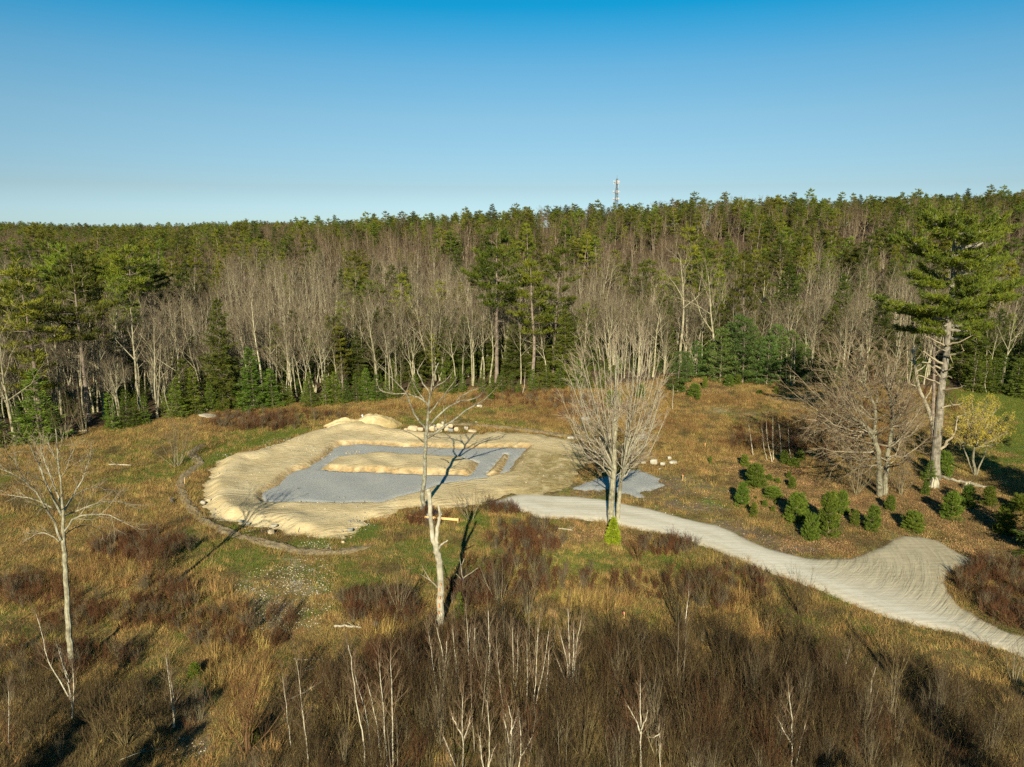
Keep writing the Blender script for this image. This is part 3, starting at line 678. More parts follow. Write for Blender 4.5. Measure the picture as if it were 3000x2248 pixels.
def rock_mesh(seed, s=(1, 1, 1), sub=3, rough=.22, flat=.0):
    import bmesh
    bm = bmesh.new(); bmesh.ops.create_icosphere(bm, subdivisions=sub, radius=1)
    o = Vector((seed * 3.7, seed * 1.3, seed * .7))
    for v in bm.verts:
        n = v.co.normalized(); k = 1 + rough * noise.fractal(n * 1.1 + o, .8, 2.0, 4) - .25 * max(0, noise.noise(n * 1.7 + o * 2))
        c = n * k
        c = Vector((max(-.82, min(.82, c.x)), max(-.85, min(.85, c.y)), max(-.8, min(.78, c.z))))
        v.co = Vector((c.x * s[0], c.y * s[1], c.z * s[2]))
    me = bpy.data.meshes.new('rock'); bm.to_mesh(me); bm.free()
    me.polygons.foreach_set('use_smooth', np.ones(len(me.polygons), bool)); return me

# ------------------------------------------------------------------ prototypes (unlinked until copied)
def P3(kind, tr, cr, mt, mc):
    return dict(kind=kind, trunk=tr.build(kind + '_trunk', mt), crown=cr.build(kind + '_crown', mc), whole=join2(tr, cr).build(kind, [mt] + [mc[-1]] if isinstance(mc, list) and mc[0] is mt else ([mt] + (mc if isinstance(mc, list) else [mc]))))
def join2(tr, cr):
    """trunk keeps slot 0, crown slots (0 wood, 1 needles) stay where bark is slot 0"""
    r = MB()
    for m in (tr, cr):
        for v, w in zip(m.V, m.W): r.V.append(v); r.W.append(w)
        r.F3 += [f + r.n for f in m.F3]; r.F4 += [f + r.n for f in m.F4]; r.M3 += m.M3; r.M4 += m.M4; r.n += m.n
    return r
def proto_conifer(kind, tc, mt, leaf): tr, cr = tc; return dict(kind=kind, trunk=tr.build(kind + '_trunk', mt), crown=cr.build(kind + '_crown', [mt, leaf]), whole=join2(tr, cr).build(kind, [mt, leaf]))
def proto_bare(kind, tc, mt): tr, cr = tc; return dict(kind=kind, trunk=tr.build(kind + '_trunk', mt), crown=cr.build(kind + '_crown', mt), whole=join2(tr, cr).build(kind, mt))
PR = {}
PR['pine'] = [proto_conifer('white_pine', pine(11 + i, 20, c0, sp, 9, 5, .62, .85, .16, .5, False, 8, None, 10), M['bark_pine'], M['pine']) for i, (c0, sp) in enumerate([(.38, .20), (.5, .22), (.28, .19), (.42, .16), (.55, .26)])]
PR['hemlock'] = [proto_conifer('hemlock', fir(31 + i, 18, .24, 30, 9, .5, -.22, .12, .8, 6, None, .45, .72), M['bark_pine'], M['hemlock']) for i in range(3)]
PR['fir'] = [proto_conifer('young_fir', fir(41 + i, 5, [.2, .17, .23][i], [20, 16, 22][i], 8, .22, [-.12, -.2, -.05][i], .02, .9, 5, None, .42), M['bark_pine'], M['fir']) for i in range(3)]
PR['bare'] = [proto_bare('bare_tree', hardwood(51 + i, 18, cl, n1, .05, wd, tk), M['bark']) for i, (cl, n1, wd, tk) in enumerate([(.42, 9, .40, 1), (.5, 8, .34, 1), (.35, 10, .44, 1), (.3, 9, .38, 2), (.55, 7, .30, 1), (.35, 10, .36, 3)])]
PR['bare_far'] = [proto_bare('bare_tree', hardwood(61 + i, 17, .40, 9, .05, .36, 1, .019, .9), M['bark_far']) for i in range(4)]
PR['youngpine'] = [proto_conifer('young_pine', pine(71 + i, 7, .05, .30, 12, 5, .34, 1.0, .25, .25, False, 0), M['bark_pine'], M['pine_blue']) for i in range(3)]
PR['bush'] = [proto_conifer('pine_bush', pine(81 + i, 2, .02, [.42, .5, .36][i], 11, 7, .15, 1.9, .28, .22, True, 0, .03, 9), M['bark_pine'], M['bush_pine']) for i in range(3)]

def place(proto, name, label, cat, loc, rz, s, group=None, parts=True, sxy=1.0, crown='crown'):
    sc = (s * sxy, s * sxy, s)
    if parts:
        o = empty(name, loc, rz)
        link('trunk', proto['trunk'], o); link(crown, proto['crown'], o)
    else:
        o = link(name, proto['whole']); o.location = loc; o.rotation_euler = (0, 0, rz)
    o.scale = sc
    return tag(o, label, cat, group)

# ------------------------------------------------------------------ stuff: instanced on points through geometry nodes
def scatter(name, pts, rots, scls, idx, meshes, label, cat):
    pc = bpy.data.collections.new(name + '_sources')
    for i, me in enumerate(meshes):
        o = bpy.data.objects.new('%s_source_%02d' % (name, i), me); pc.objects.link(o)
    me = bpy.data.meshes.new(name); n = len(pts)
    me.vertices.add(n); me.vertices.foreach_set('co', np.asarray(pts, np.float32).ravel())
    a = me.attributes.new('rotv', 'FLOAT_VECTOR', 'POINT'); a.data.foreach_set('vector', np.asarray(rots, np.float32).ravel())
    a = me.attributes.new('sclv', 'FLOAT_VECTOR', 'POINT'); a.data.foreach_set('vector', np.asarray(scls, np.float32).ravel())
    a = me.attributes.new('idx', 'INT', 'POINT'); a.data.foreach_set('value', np.asarray(idx, np.int32))
    o = link(name, me)
    ng = bpy.data.node_groups.new(name + '_nodes', 'GeometryNodeTree')
    ng.interface.new_socket('Geometry', in_out='INPUT', socket_type='NodeSocketGeometry'); ng.interface.new_socket('Geometry', in_out='OUTPUT', socket_type='NodeSocketGeometry')
    gi = ng.nodes.new('NodeGroupInput'); go = ng.nodes.new('NodeGroupOutput')
    ip = ng.nodes.new('GeometryNodeInstanceOnPoints'); ci = ng.nodes.new('GeometryNodeCollectionInfo')
    ci.inputs[0].default_value = pc; ci.inputs['Separate Children'].default_value = True; ci.inputs['Reset Children'].default_value = True
    def na(nm, ty):
        q = ng.nodes.new('GeometryNodeInputNamedAttribute'); q.data_type = ty; q.inputs[0].default_value = nm; return q.outputs[0]
    ng.links.new(gi.outputs[0], ip.inputs['Points']); ng.links.new(ci.outputs[0], ip.inputs['Instance'])
    ip.inputs['Pick Instance'].default_value = True
    ng.links.new(na('idx', 'INT'), ip.inputs['Instance Index'])
    er = ng.nodes.new('FunctionNodeEulerToRotation'); ng.links.new(na('rotv', 'FLOAT_VECTOR'), er.inputs[0]); ng.links.new(er.outputs[0], ip.inputs['Rotation'])
    ng.links.new(na('sclv', 'FLOAT_VECTOR'), ip.inputs['Scale']); ng.links.new(ip.outputs[0], go.inputs[0])
    md = o.modifiers.new('scatter', 'NODES'); md.node_group = ng
    return tag(o, label, cat, None, 'stuff')

# ------------------------------------------------------------------ the forest
rng = np.random.default_rng(2024)
def in_view(X, Y, Z, mx=200, top=None):
    px, py = proj(X, Y, Z); return (px > -mx) & (px < 3000 + mx)
def forest_points():
    out = []
    for (y0, y1, cell) in ((85, 215, 3.9), (215, 480, 5.6), (480, 1250, 9.5)):
        n_x = int(2 * .78 * y1 / cell) + 6
        xx, yy = np.meshgrid((np.arange(n_x) - n_x / 2) * cell, np.arange(y0, y1, cell)); xx = xx.ravel(); yy = yy.ravel()
        xx = xx + rng.uniform(-.45, .45, xx.shape) * cell; yy = yy + rng.uniform(-.45, .45, yy.shape) * cell
        d = yy - yedge(xx)
        k = (d > 2.0) & (np.abs(xx) < .75 * yy + 14)
        k &= ~((yy > 430) & (xx > -.15 * yy)) & ~((yy > 480) & (xx > -.27 * yy))
        if y0 < 100: k &= (rng.random(xx.shape) < .92)
        out += list(zip(xx[k], yy[k], d[k]))
    return out
FP = forest_points()
for _ in range(330):                      # the crowded front row of bare trunks
    x_ = rng.uniform(-88, 70); d_ = rng.uniform(3.2, 26) ; y_ = float(yedge(x_)) + d_
    if abs(x_) < .74 * y_: FP.append((x_, y_, -d_))
trees = []   # kind, proto index, x, y, z, rot, scale
HERO_TREES = [  # kind, px of base, py of base, py of top, proto index, widening : the trees one can tell apart at the front of the wood
    ('pine', 118, 1262, 770, 2, 1.25, 'large dark broad-crowned white pine at the left end of the wood'),
    ('pine', 262, 1235, 745, 1, 1.05, 'tall flat topped pine just right of the broad dark pine on the left'),
    ('hemlock', 655, 1195, 875, 0, .8, 'dark olive hemlock standing between bare trunks left of centre at the front of the wood'),
    ('pine', 1455, 1120, 655, 1, 1.0, 'tallest white pine near the middle of the wood, long bare trunk and layered crown'),
    ('pine', 1560, 1128, 752, 3, 1.15, 'bright green drooping white pine just right of the tallest middle pine'),
    ('pine', 1620, 1110, 720, 0, 1.0, 'dark white pine crowded behind the bright drooping pine in the middle'),
    ('hemlock', 1655, 1125, 905, 1, .8, 'low dark hemlock at the wood edge left of the budding maple'),
    ('hemlock', 1955, 1075, 895, 2, .75, 'small dark conical hemlock at the wood edge right of the budding maple'),
    ('hemlock', 2292, 1045, 775, 0, 1.15, 'large dark triangular hemlock in the right half of the wood edge'),
    ('pine', 2170, 1075, 735, 3, .85, 'slim white pine with bare lower trunk left of the large triangular hemlock'),
    ('hemlock', 2560, 1105, 860, 1, 1.1, 'dense dark hemlock behind the big bare tree on the right'),
    ('hemlock', 2450, 1060, 800, 2, .8, 'narrow dark hemlock right of the large triangular hemlock'),
    ('pine', 2030, 960, 655, 2, 1.0, 'tall dark pine rising over the right centre of the wood'),
    ('pine', 1180, 1010, 800, 0, 1.0, 'lone dark pine among brown bare crowns left of the tallest middle pine'),
    ('hemlock', 1060, 1100, 850, 1, .6, 'narrow dark hemlock in the shade among bare trunks left of centre'),
    ('bare', 530, 1195, 870, 2, 1.15, 'bare grey hardwood with a crooked leaning trunk and wide fan crown left of centre'),
    ('bare', 408, 1205, 845, 0, 1.0, 'bare hardwood with a slightly leaning trunk left of the crooked wide crowned one'),
    ('bare', 345, 1190, 830, 3, 1.0, 'twin stemmed bare hardwood right of the two big pines on the left'),
    ('bare', 462, 1225, 870, 1, .9, 'slim bare hardwood with a pale trunk reaching the meadow edge on the left'),
    ('bare', 45, 1300, 900, 2, 1.2, 'bare hardwood with long drooping limbs at the far left meadow edge'),
    ('bare', 770, 1165, 800, 1, .9, 'tall slim bare hardwood with upright crown behind the dark olive hemlock'),
    ('bare', 925, 1150, 880, 3, 1.0, 'forked bare hardwood with twin trunks left of the middle of the wood edge'),
    ('bare', 1105, 1130, 850, 0, 1.0, 'pale trunked bare hardwood in the row above the boulder pile'),
    ('bare', 1270, 1130, 860, 2, .9, 'bare hardwood with s shaped trunk behind the crown of the dead looking tree'),
    ('bare', 1385, 1130, 850, 5, .9, 'bare multi stemmed hardwood with curved base at the middle of the wood edge'),
    ('bare', 1525, 1125, 870, 2, .9, 'bare spreading hardwood in front of the bright drooping pine'),
    ('bare', 2090, 1100, 745, 0, 1.0, 'tall bare hardwood with yellowish limbs at the right centre wood edge'),
    ('bare', 1995, 1085, 690, 4, 1.1, 'very tall pale bare hardwood showing above its neighbours right of the budding maple'),
    ('bare', 2230, 1000, 765, 0, .9, 'bare hardwood with a fan crown just left of the large triangular hemlock'),
    ('bare', 2470, 1085, 860, 2, .9, 'sparse dead bare tree with short side limbs behind the big bare tree on the right'),
    ('bare', 2935, 1130, 880, 0, .9, 'bare hardwood behind the right edge of the old pine'),
]
HOLES = []
def base_for(px, py, top_py):
    """ground point under a pixel, on the real terrain"""
    p = gp(px, py); y = p.y
    for _ in range(12):
        z = tz(*gp(px, py, 0).xy) if _ == 0 else tz(x, y)
        q = gp(px, py, z); x, y = q.x, q.y
        if y < 0 or y > 400: break
    z = tz(x, y); t = at(px, top_py, y); return x, y, z, t.z - z
HN = {'pine': 20, 'hemlock': 18, 'bare': 18, 'fir': 5, 'youngpine': 7, 'bush': 2}
KIND = {'pine': ('white_pine', 'pine tree'), 'hemlock': ('hemlock', 'hemlock tree'), 'bare': ('bare_tree', 'bare tree'), 'fir': ('young_fir', 'fir tree'), 'youngpine': ('young_pine', 'young pine'), 'bush': ('pine_bush', 'pine bush')}
for kind, px, py, top, pi_, wd, lab in HERO_TREES:
    x, y, z, h = base_for(px, py, top); s = h / HN[kind]
    place(PR[kind][pi_], KIND[kind][0], lab, KIND[kind][1], (x, y, z - .1), rng.uniform(0, 6.3), s, None, True, wd)
    HOLES.append((x, y, 2.2))
hx = np.array([h[0] for h in HOLES]); hy = np.array([h[1] for h in HOLES])
for x, y, d in FP:
    front = d < 0; d = abs(d)
    if len(hx) and np.min(np.hypot(hx - x, hy - y)) < 2.4: continue
    z = tz(x, y); px, py = proj(x, y, z)
    cl = noise.fractal(Vector((x / 38, y / 38, 2.2)), 1, 2, 3) * .9 + noise.noise(Vector((x / 14, y / 14, 7))) * .35
    u = x / y * 1.0
    p = .10
    if d > 28:
        p = .2
        if u > .02: p = .25
        if u > .22: p = .35
        if u < -.42: p = .2
        if -.42 < u < -.02: p = .09 if y < 262 else .14
        if y > 300 and u > -.35: p = .28 + .36 * min(1, (y - 300) / 50)
        if u < -.30 and y > 185: p = .30
        if y > 600: p = .4
    if 7 < d <= 34: p = .42
    if u < -.55 and d > 3 and d < 30: p = .25
    r = rng.random() - cl * .7
    if front: r = 9
    if r < p:
        k = 'pine' if (d > 34 or rng.random() < .25) else 'hemlock'
        if d > 30 and rng.random() < .22: k = 'hemlock'
        h = rng.choice([rng.uniform(11, 16), rng.uniform(15, 23)]) if k == 'pine' else rng.uniform(10, 16)
        if d < 34 and not (u < -.5): h = rng.uniform(7.5, 12.5)
        if 165 < y <= 250: h *= .82
        if y > 250: h = rng.uniform(9, 14.5) * (1.2 if rng.random() < .1 else 1) if u > -.35 else h * .8
        trees.append((k, rng.integers(len(PR[k])), x, y, z, rng.uniform(0, 6.3), h / HN[k]))
    else:
        h = rng.uniform(10, 15.5) * (1.0 if d > 8 else .95)
        if rng.random() < .15: h *= .6
        k = 'bare' if y < 215 else 'bare_far'
        trees.append((k, rng.integers(len(PR[k])), x, y, z, rng.uniform(0, 6.3), h / 18))
trees.sort(key=lambda t: t[3])
def zone_word(px):
    return 'far left' if px < 500 else 'left' if px < 1100 else 'middle' if px < 1700 else 'right of centre' if px < 2300 else 'far right'
def depth_word(y, x):
    d = y - yedge(x)
    return 'front rows' if d < 25 else 'second belt' if d < 60 else 'upper slope'
cnt = {'pine': 0, 'hemlock': 0, 'bare': 0}
rest = []
ADJ = {'pine': 'green white pine', 'hemlock': 'dark conical hemlock', 'bare': 'bare grey hardwood'}
for t in trees:
    k = 'bare' if t[0].startswith('bare') else t[0]
    px, py = proj(t[2], t[3], t[4] + 8)
    lim_ = {'pine': 270, 'hemlock': 130, 'bare': 275}[k]
    if -60 < px < 3060 and cnt[k] < lim_ and (k != 'bare' or t[0] == 'bare'):
        cnt[k] += 1
        lab = '%s, %s, %s' % (ADJ[k], depth_word(t[3], t[2]), zone_word(px))
        place(PR[t[0]][t[1]], KIND[k][0], lab, KIND[k][1], (t[2], t[3], t[4] - .1), t[5], t[6], lab.replace(ADJ[k], ADJ[k] + 's'), cnt[k] < 90, rng.uniform(.85, 1.15))
    else: rest.append(t)
allm = []; base = {}
for k in ('pine', 'hemlock', 'bare', 'bare_far'):
    base[k] = len(allm); allm += [p['whole'] for p in PR[k]]
R_ = np.array([(t[2], t[3], t[4] - .1) for t in rest])
scatter('far_forest', R_, [(0, 0, t[5]) for t in rest], [(t[6] * 1.05, t[6] * 1.05, t[6]) for t in rest], [base[t[0]] + t[1] for t in rest], allm, 'mixed pine and bare hardwood forest covering the hillside behind', 'forest')

# young firs along the foot of the forest
ORD = ['first', 'second', 'third', 'fourth', 'fifth', 'sixth', 'seventh', 'eighth', 'ninth', 'tenth', 'eleventh', 'twelfth', 'thirteenth', 'fourteenth', 'fifteenth', 'sixteenth', 'seventeenth', 'eighteenth', 'nineteenth']
TENS = ['', '', 'twent', 'thirt', 'fort', 'fift', 'sixt', 'sevent', 'eight', 'ninet']
def ordinal(n):
    if n < 20: return ORD[n - 1]
    return TENS[n // 10] + 'ieth' if n % 10 == 0 else TENS[n // 10] + 'y-' + ORD[n % 10 - 1]
FIRS = [(-20, 1310, 1150), (60, 1300, 1190), (118, 1290, 1085), (160, 1292, 1200), (330, 1255, 1150), (375, 1248, 1140), (400, 1245, 1165), (425, 1240, 1160), (520, 1220, 1110), (548, 1212, 1050), (575, 1212, 1075), (620, 1205, 1120), (655, 1200, 1130), (700, 1195, 1125), (745, 1200, 1020),
        (800, 1195, 1080), (830, 1188, 1115), (850, 1184, 1130), (912, 1192, 1090), (955, 1188, 1095), (985, 1182, 1090), (1015, 1180, 1110), (1045, 1178, 1095), (1075, 1174, 1080), (1105, 1172, 1095), (1135, 1168, 1110), (1165, 1165, 1100), (1215, 1160, 1095), (1300, 1150, 1085), (1325, 1152, 1100), (1355, 1150, 1095), (1415, 1148, 1085), (1440, 1150, 1100), (1470, 1150, 1085), (1500, 1150, 1090), (1520, 1152, 1115), (1560, 1148, 1080), (1578, 1146, 1110), (1600, 1142, 1070), (1640, 1140, 1060), (1690, 1140, 1050), (1720, 1138, 1070), (1760, 1138, 1080),
        (2405, 1128, 1040), (2430, 1132, 1060), (2380, 1125, 1050), (2850, 1148, 1030), (2880, 1146, 1040), (2905, 1148, 1050), (2930, 1150, 1040), (2975, 1160, 1050), (3010, 1165, 1040)]
for i, (px, py, top) in enumerate(FIRS):
    x, y, z, h = base_for(px, py, top)
    place(PR['fir'][i % 3], 'young_fir', '%s dark young fir from the left along the wood edge' % ordinal(i + 1), 'fir tree', (x, y, z - .05), rng.uniform(0, 6.3), h / 5, 'young firs along the foot of the wood', True, 1.05 + .25 * rng.random())
YP = [(1985, 1150, 1030), (2010, 1120, 1030), (2040, 1108, 1000), (2075, 1112, 1010), (2110, 1120, 960), (2150, 1115, 925), (2175, 1122, 930), (2215, 1125, 990), (2245, 1128, 985), (2285, 1122, 985), (2320, 1118, 970), (2350, 1120, 1010), (2365, 1128, 1060), (2130, 1105, 1000), (2200, 1100, 960), (2270, 1100, 950), (2345, 1095, 990)]
for i, (px, py, top) in enumerate(YP):
    x, y, z, h = base_for(px, py, top)
    place(PR['youngpine'][i % 3], 'young_pine', '%s blue green young pine from the left behind the sandy clearing' % ordinal(i + 1), 'young pine', (x, y, z - .05), rng.uniform(0, 6.3), h / 7, 'young pines behind the sandy clearing', True, 1.15)
# understory of firs inside the wood (a mass nobody could count)
n = 520; ux = rng.uniform(-95, 100, n); dd = rng.uniform(2.5, 42, n); uy = yedge(ux) + dd
uz = TZ(ux, uy); k = (np.abs(ux) < .75 * uy); ux, uy, uz = ux[k], uy[k], uz[k]
sc = rng.uniform(.3, .8, len(ux))
scatter('understory', np.stack([ux, uy, uz - .1], 1), np.stack([np.zeros_like(ux)] * 2 + [rng.uniform(0, 6.3, len(ux))], 1), np.stack([sc * 1.1, sc * 1.1, sc], 1), rng.integers(0, 3, len(ux)), [p['whole'] for p in PR['fir']], 'low dark conifer undergrowth between the trunks of the wood', 'undergrowth')
#@@PART3
# ------------------------------------------------------------------ trees traced one by one
def trace(pts, Y, rpx, dY=0.0, jit=0.0, rg=None):
    """polyline in photo pixels -> world points near the upright plane Y (dY: how far the far end swings towards or away from the camera)"""
    out = []; R = []
    n = len(pts)
    for i, (x, y) in enumerate(pts):
        t = i / max(1, n - 1); yy = Y + dY * t + (rg.normal(0, jit) if rg is not None else 0)
        out.append(np.array(at(x, y, yy))); rr = rpx[0] + (rpx[1] - rpx[0]) * t
        R.append(rr * m_per_px(yy, out[-1][2]))
    return out, R
def densify(P, R, k=3, wob_=.0, rg=None):
    P = np.array(P); n = len(P); T = np.arange(n); q = np.linspace(0, n - 1, (n - 1) * k + 1)
    # catmull-rom through the traced points
    out = []
    for t in q:
        i = min(int(t), n - 2); f = t - i
        p0 = P[max(i - 1, 0)]; p1 = P[i]; p2 = P[i + 1]; p3 = P[min(i + 2, n - 1)]
        out.append(.5 * ((2 * p1) + (-p0 + p2) * f + (2 * p0 - 5 * p1 + 4 * p2 - p3) * f * f + (-p0 + 3 * p1 - 3 * p2 + p3) * f ** 3))
    out = np.array(out); r = np.interp(q, T, R)
    if wob_ and rg is not None: out[1:] += rg.normal(0, 1, out[1:].shape) * wob_ * (r[1:, None] * 2 + .03)
    return out, r
def limb(mb, tw, rg, P, R, S=None, kids=6, t0=.25, ratio=(.25, .45), ang=(.4, .8), w=0.1, sides=6, rmin=.012, L=None):
    """a traced limb with procedural side branches"""
    mb.tube(P, R, sides, [w + .2 * (r < .06) for r in R])
    n = len(P) - 1
    if L is None: L = sum(np.linalg.norm(P[i + 1] - P[i]) for i in range(n))
    if S is None: return
    az = rg.uniform(0, 6)
    for i in range(kids):
        t = t0 + (1 - t0) * (i + rg.uniform(.1, .9)) / kids; x = t * n; j = min(int(x), n - 1); q = P[j] + (P[j + 1] - P[j]) * (x - j)
        d = unit(P[j + 1] - P[j]); az += 2.4 + rg.normal(0, .4)
        grow(mb, tw, rg, q, perp_dir(rg, d, rg.uniform(*ang), az), L * rg.uniform(*ratio) * (1.15 - .5 * t), max(rmin, R[j] * .5), 0, S, w + .15)
    grow(mb, tw, rg, P[-1], unit(P[-1] - P[-2]), L * .22, max(rmin, R[-1]), 0, S, w + .3)
def ground_y(px, py): return gp(px, py).y
def finish_tree(name, label, cat, base, parts, group=None):
    """parts: list of (part name, MB, material); world-space meshes moved to the tree's base"""
    o = empty(name, base); tag(o, label, cat, group)
    for pn, mb, mt in parts:
        if not mb.V: continue
        mb.V = [v - np.array(tuple(base), np.float32) for v in mb.V]
        link(pn, mb.build(name + '_' + pn, mt, False), o)
    return o
def SB(n1=4, n2=4, tw=.01, seg=3, up=.06, dead=False):
    return [dict(n=n1, ang=(.35, .8), ratio=(.4, .65), seg=seg, wob=.12, up=up, t0=.2, rr=.6, rmin=tw * 1.3, dw=.25, fall=.45),
            dict(n=n2, ang=(.35, .8), ratio=(.4, .7), seg=2, wob=.14, up=up, t0=.15, rr=.65, rmin=tw, dw=.3, fall=.4), dict(up=up)]
# 1 the lichen-covered tree with few limbs in front of the gravel
rg = np.random.default_rng(5); Y = ground_y(1238, 1505); tr = MB(); cr = MB(); tw = Tw()
P, R = trace([(1237, 1522), (1239, 1490), (1240, 1450), (1244, 1380), (1248, 1310), (1249, 1273), (1253, 1246), (1254, 1201), (1258, 1174), (1263, 1147), (1267, 1116), (1272, 1096), (1284, 1063)], Y, (8.2, 1.6), -1.0)
R = list(np.array(R) * np.array([1.25, 1, .95, .92, .9, .98, .95, .8, .8, .8, .8, .9, 1])); P, R = densify(P, R, 3, .12, rg); tr.tube(P, R, 9)
SD = SB(2, 3, .011); limbs = [([(1254, 1282), (1267, 1273), (1294, 1255), (1312, 1242), (1339, 1223), (1367, 1203), (1394, 1186), (1421, 1170), (1433, 1157)], 4.2, 1.2, -4, SD, 5),
  ([(1256, 1251), (1276, 1226), (1303, 1201), (1330, 1183), (1348, 1176), (1394, 1168), (1406, 1159)], 3.4, 1.1, 3, SD, 5),
  ([(1336, 1180), (1348, 1163), (1385, 1143), (1408, 1136)], 1.6, .8, 2, SD, 3),
  ([(1247, 1258), (1231, 1237), (1213, 1215), (1206, 1194), (1198, 1174), (1189, 1150), (1162, 1123), (1140, 1101), (1119, 1080)], 3.2, 1.0, -3.5, SD, 5),
  ([(1255, 1190), (1240, 1172), (1213, 1161), (1191, 1154), (1150, 1154), (1122, 1149), (1110, 1139)], 2.7, .9, 2.5, SD, 5),
  ([(1242, 1170), (1222, 1145), (1213, 1125), (1202, 1103)], 2.0, .9, -1.5, SD, 2),
  ([(1261, 1156), (1245, 1132), (1235, 1116), (1224, 1096), (1227, 1080), (1238, 1063)], 2.4, .9, 1.5, SD, 4),
  ([(1257, 1212), (1273, 1192), (1294, 1168), (1309, 1148), (1325, 1125), (1339, 1105)], 2.4, .9, -3, None, 0),
  ([(1307, 1152), (1325, 1140), (1341, 1125)], 1.5, .8, -2, None, 0),
  ([(1264, 1149), (1276, 1132), (1294, 1123), (1312, 1110), (1321, 1096)], 2.0, .8, 2, SD, 3),
  ([(1240, 1296), (1224, 1282), (1204, 1271), (1180, 1261)], 2.2, 1.1, -1.5, None, 0),
  ([(1252, 1320), (1262, 1305), (1268, 1290), (1275, 1262)], .8, .5, -1, SB(3, 3, .008), 5), ([(1250, 1335), (1275, 1322), (1295, 1312)], .8, .5, -2, SB(3, 3, .008), 5), ([(1247, 1330), (1230, 1315), (1215, 1312)], .7, .5, 1, SB(2, 3, .008), 4)]
for pts, a, b, dY, S, kd in limbs:
    q, r = trace(pts, Y - .3, (a, b), dY, .12, rg); q, r = densify(q, r, 2, .2, rg); limb(cr, tw, rg, q, r, S, kd, .2, (.12, .24), (.4, .9), .05)
flush(cr, tw)
finish_tree('lichen_tree', 'leafless lichen-spotted tree with a few crooked limbs in front of the grey gravel bed', 'bare tree', gp(1238, 1505), [('trunk', tr, M['bark_lichen']), ('crown', cr, M['bark_lichen'])])
# 2 the two-pronged bare snag
rg = np.random.default_rng(6); Y = ground_y(1291, 1830); tr = MB(); cr = MB(); hk = MB()
P, R = trace([(1294, 1860), (1293, 1835), (1290, 1800), (1291, 1760), (1292, 1720), (1288, 1660), (1282, 1625), (1276, 1600), (1268, 1575), (1263, 1530), (1260, 1490), (1258, 1460), (1256, 1434)], Y, (11.5, 7), -.3)
R = list(np.array(R) * np.array([1.15, 1.05, 1, 1, .98, .95, 1.02, .98, .8, .78, .82, .88, .9])); P, R = densify(P, R, 3, .06, rg); tr.tube(P, R, 12)
q, r = trace([(1281, 1612), (1279, 1590), (1280, 1560), (1286, 1525), (1289, 1505), (1285, 1483)], Y - .1, (6.5, 3.4), -.3); q, r = densify(q, r, 3, .06, rg); tr.tube(q, r, 10)
q, r = trace([(1287, 1606), (1294, 1594), (1303, 1589), (1311, 1585)], Y - .2, (3.2, 1.6), -.6); q, r = densify(q, r, 2, .1, rg); tr.tube(q, r, 7)
q, r = trace([(1287, 1503), (1296, 1501)], Y - .3, (1.6, 1.0)); tr.tube(q, r, 5)
q, r = trace([(1282, 1722), (1268, 1708), (1252, 1690), (1242, 1670), (1236, 1658)], Y - .1, (2.2, .8), 1.0); q, r = densify(q, r, 2, .2, rg); cr.tube(q, r, 5, .2)
q, r = trace([(1262, 1702), (1246, 1692), (1233, 1683)], Y + .3, (1.4, .7), .6); cr.tube(q, r, 4, .2)
sn = finish_tree('dead_snag', 'tall debarked pale snag with two blunt prongs and orange scars above the brown thicket', 'dead tree', gp(1291, 1830), [('trunk', tr, M['debarked']), ('broken_branch', cr, M['dead'])])
M['scar'] = mat_plain('orange_inner_wood', (.50, .21, .06), (.40, .16, .05), 6)
mb = MB()
for sx, sy, sw, sh in ((1291, 1712, 2.2, 5), (1288, 1728, 1.8, 9), (1289, 1752, 2.2, 8), (1287, 1775, 2.6, 10), (1285, 1795, 2, 7)):
    c = np.array(at(sx, sy, Y - .43)); m_ = m_per_px(Y, 5)
    mb.box(c, sw * 1.3 * m_, .10, sh * 1.2 * m_, .12 * rg.normal())
mb.V = [v - np.array(tuple(gp(1291, 1830)), np.float32) for v in mb.V]
s_ = link('bark_scar', mb.build('bark_scar', M['scar']), sn)
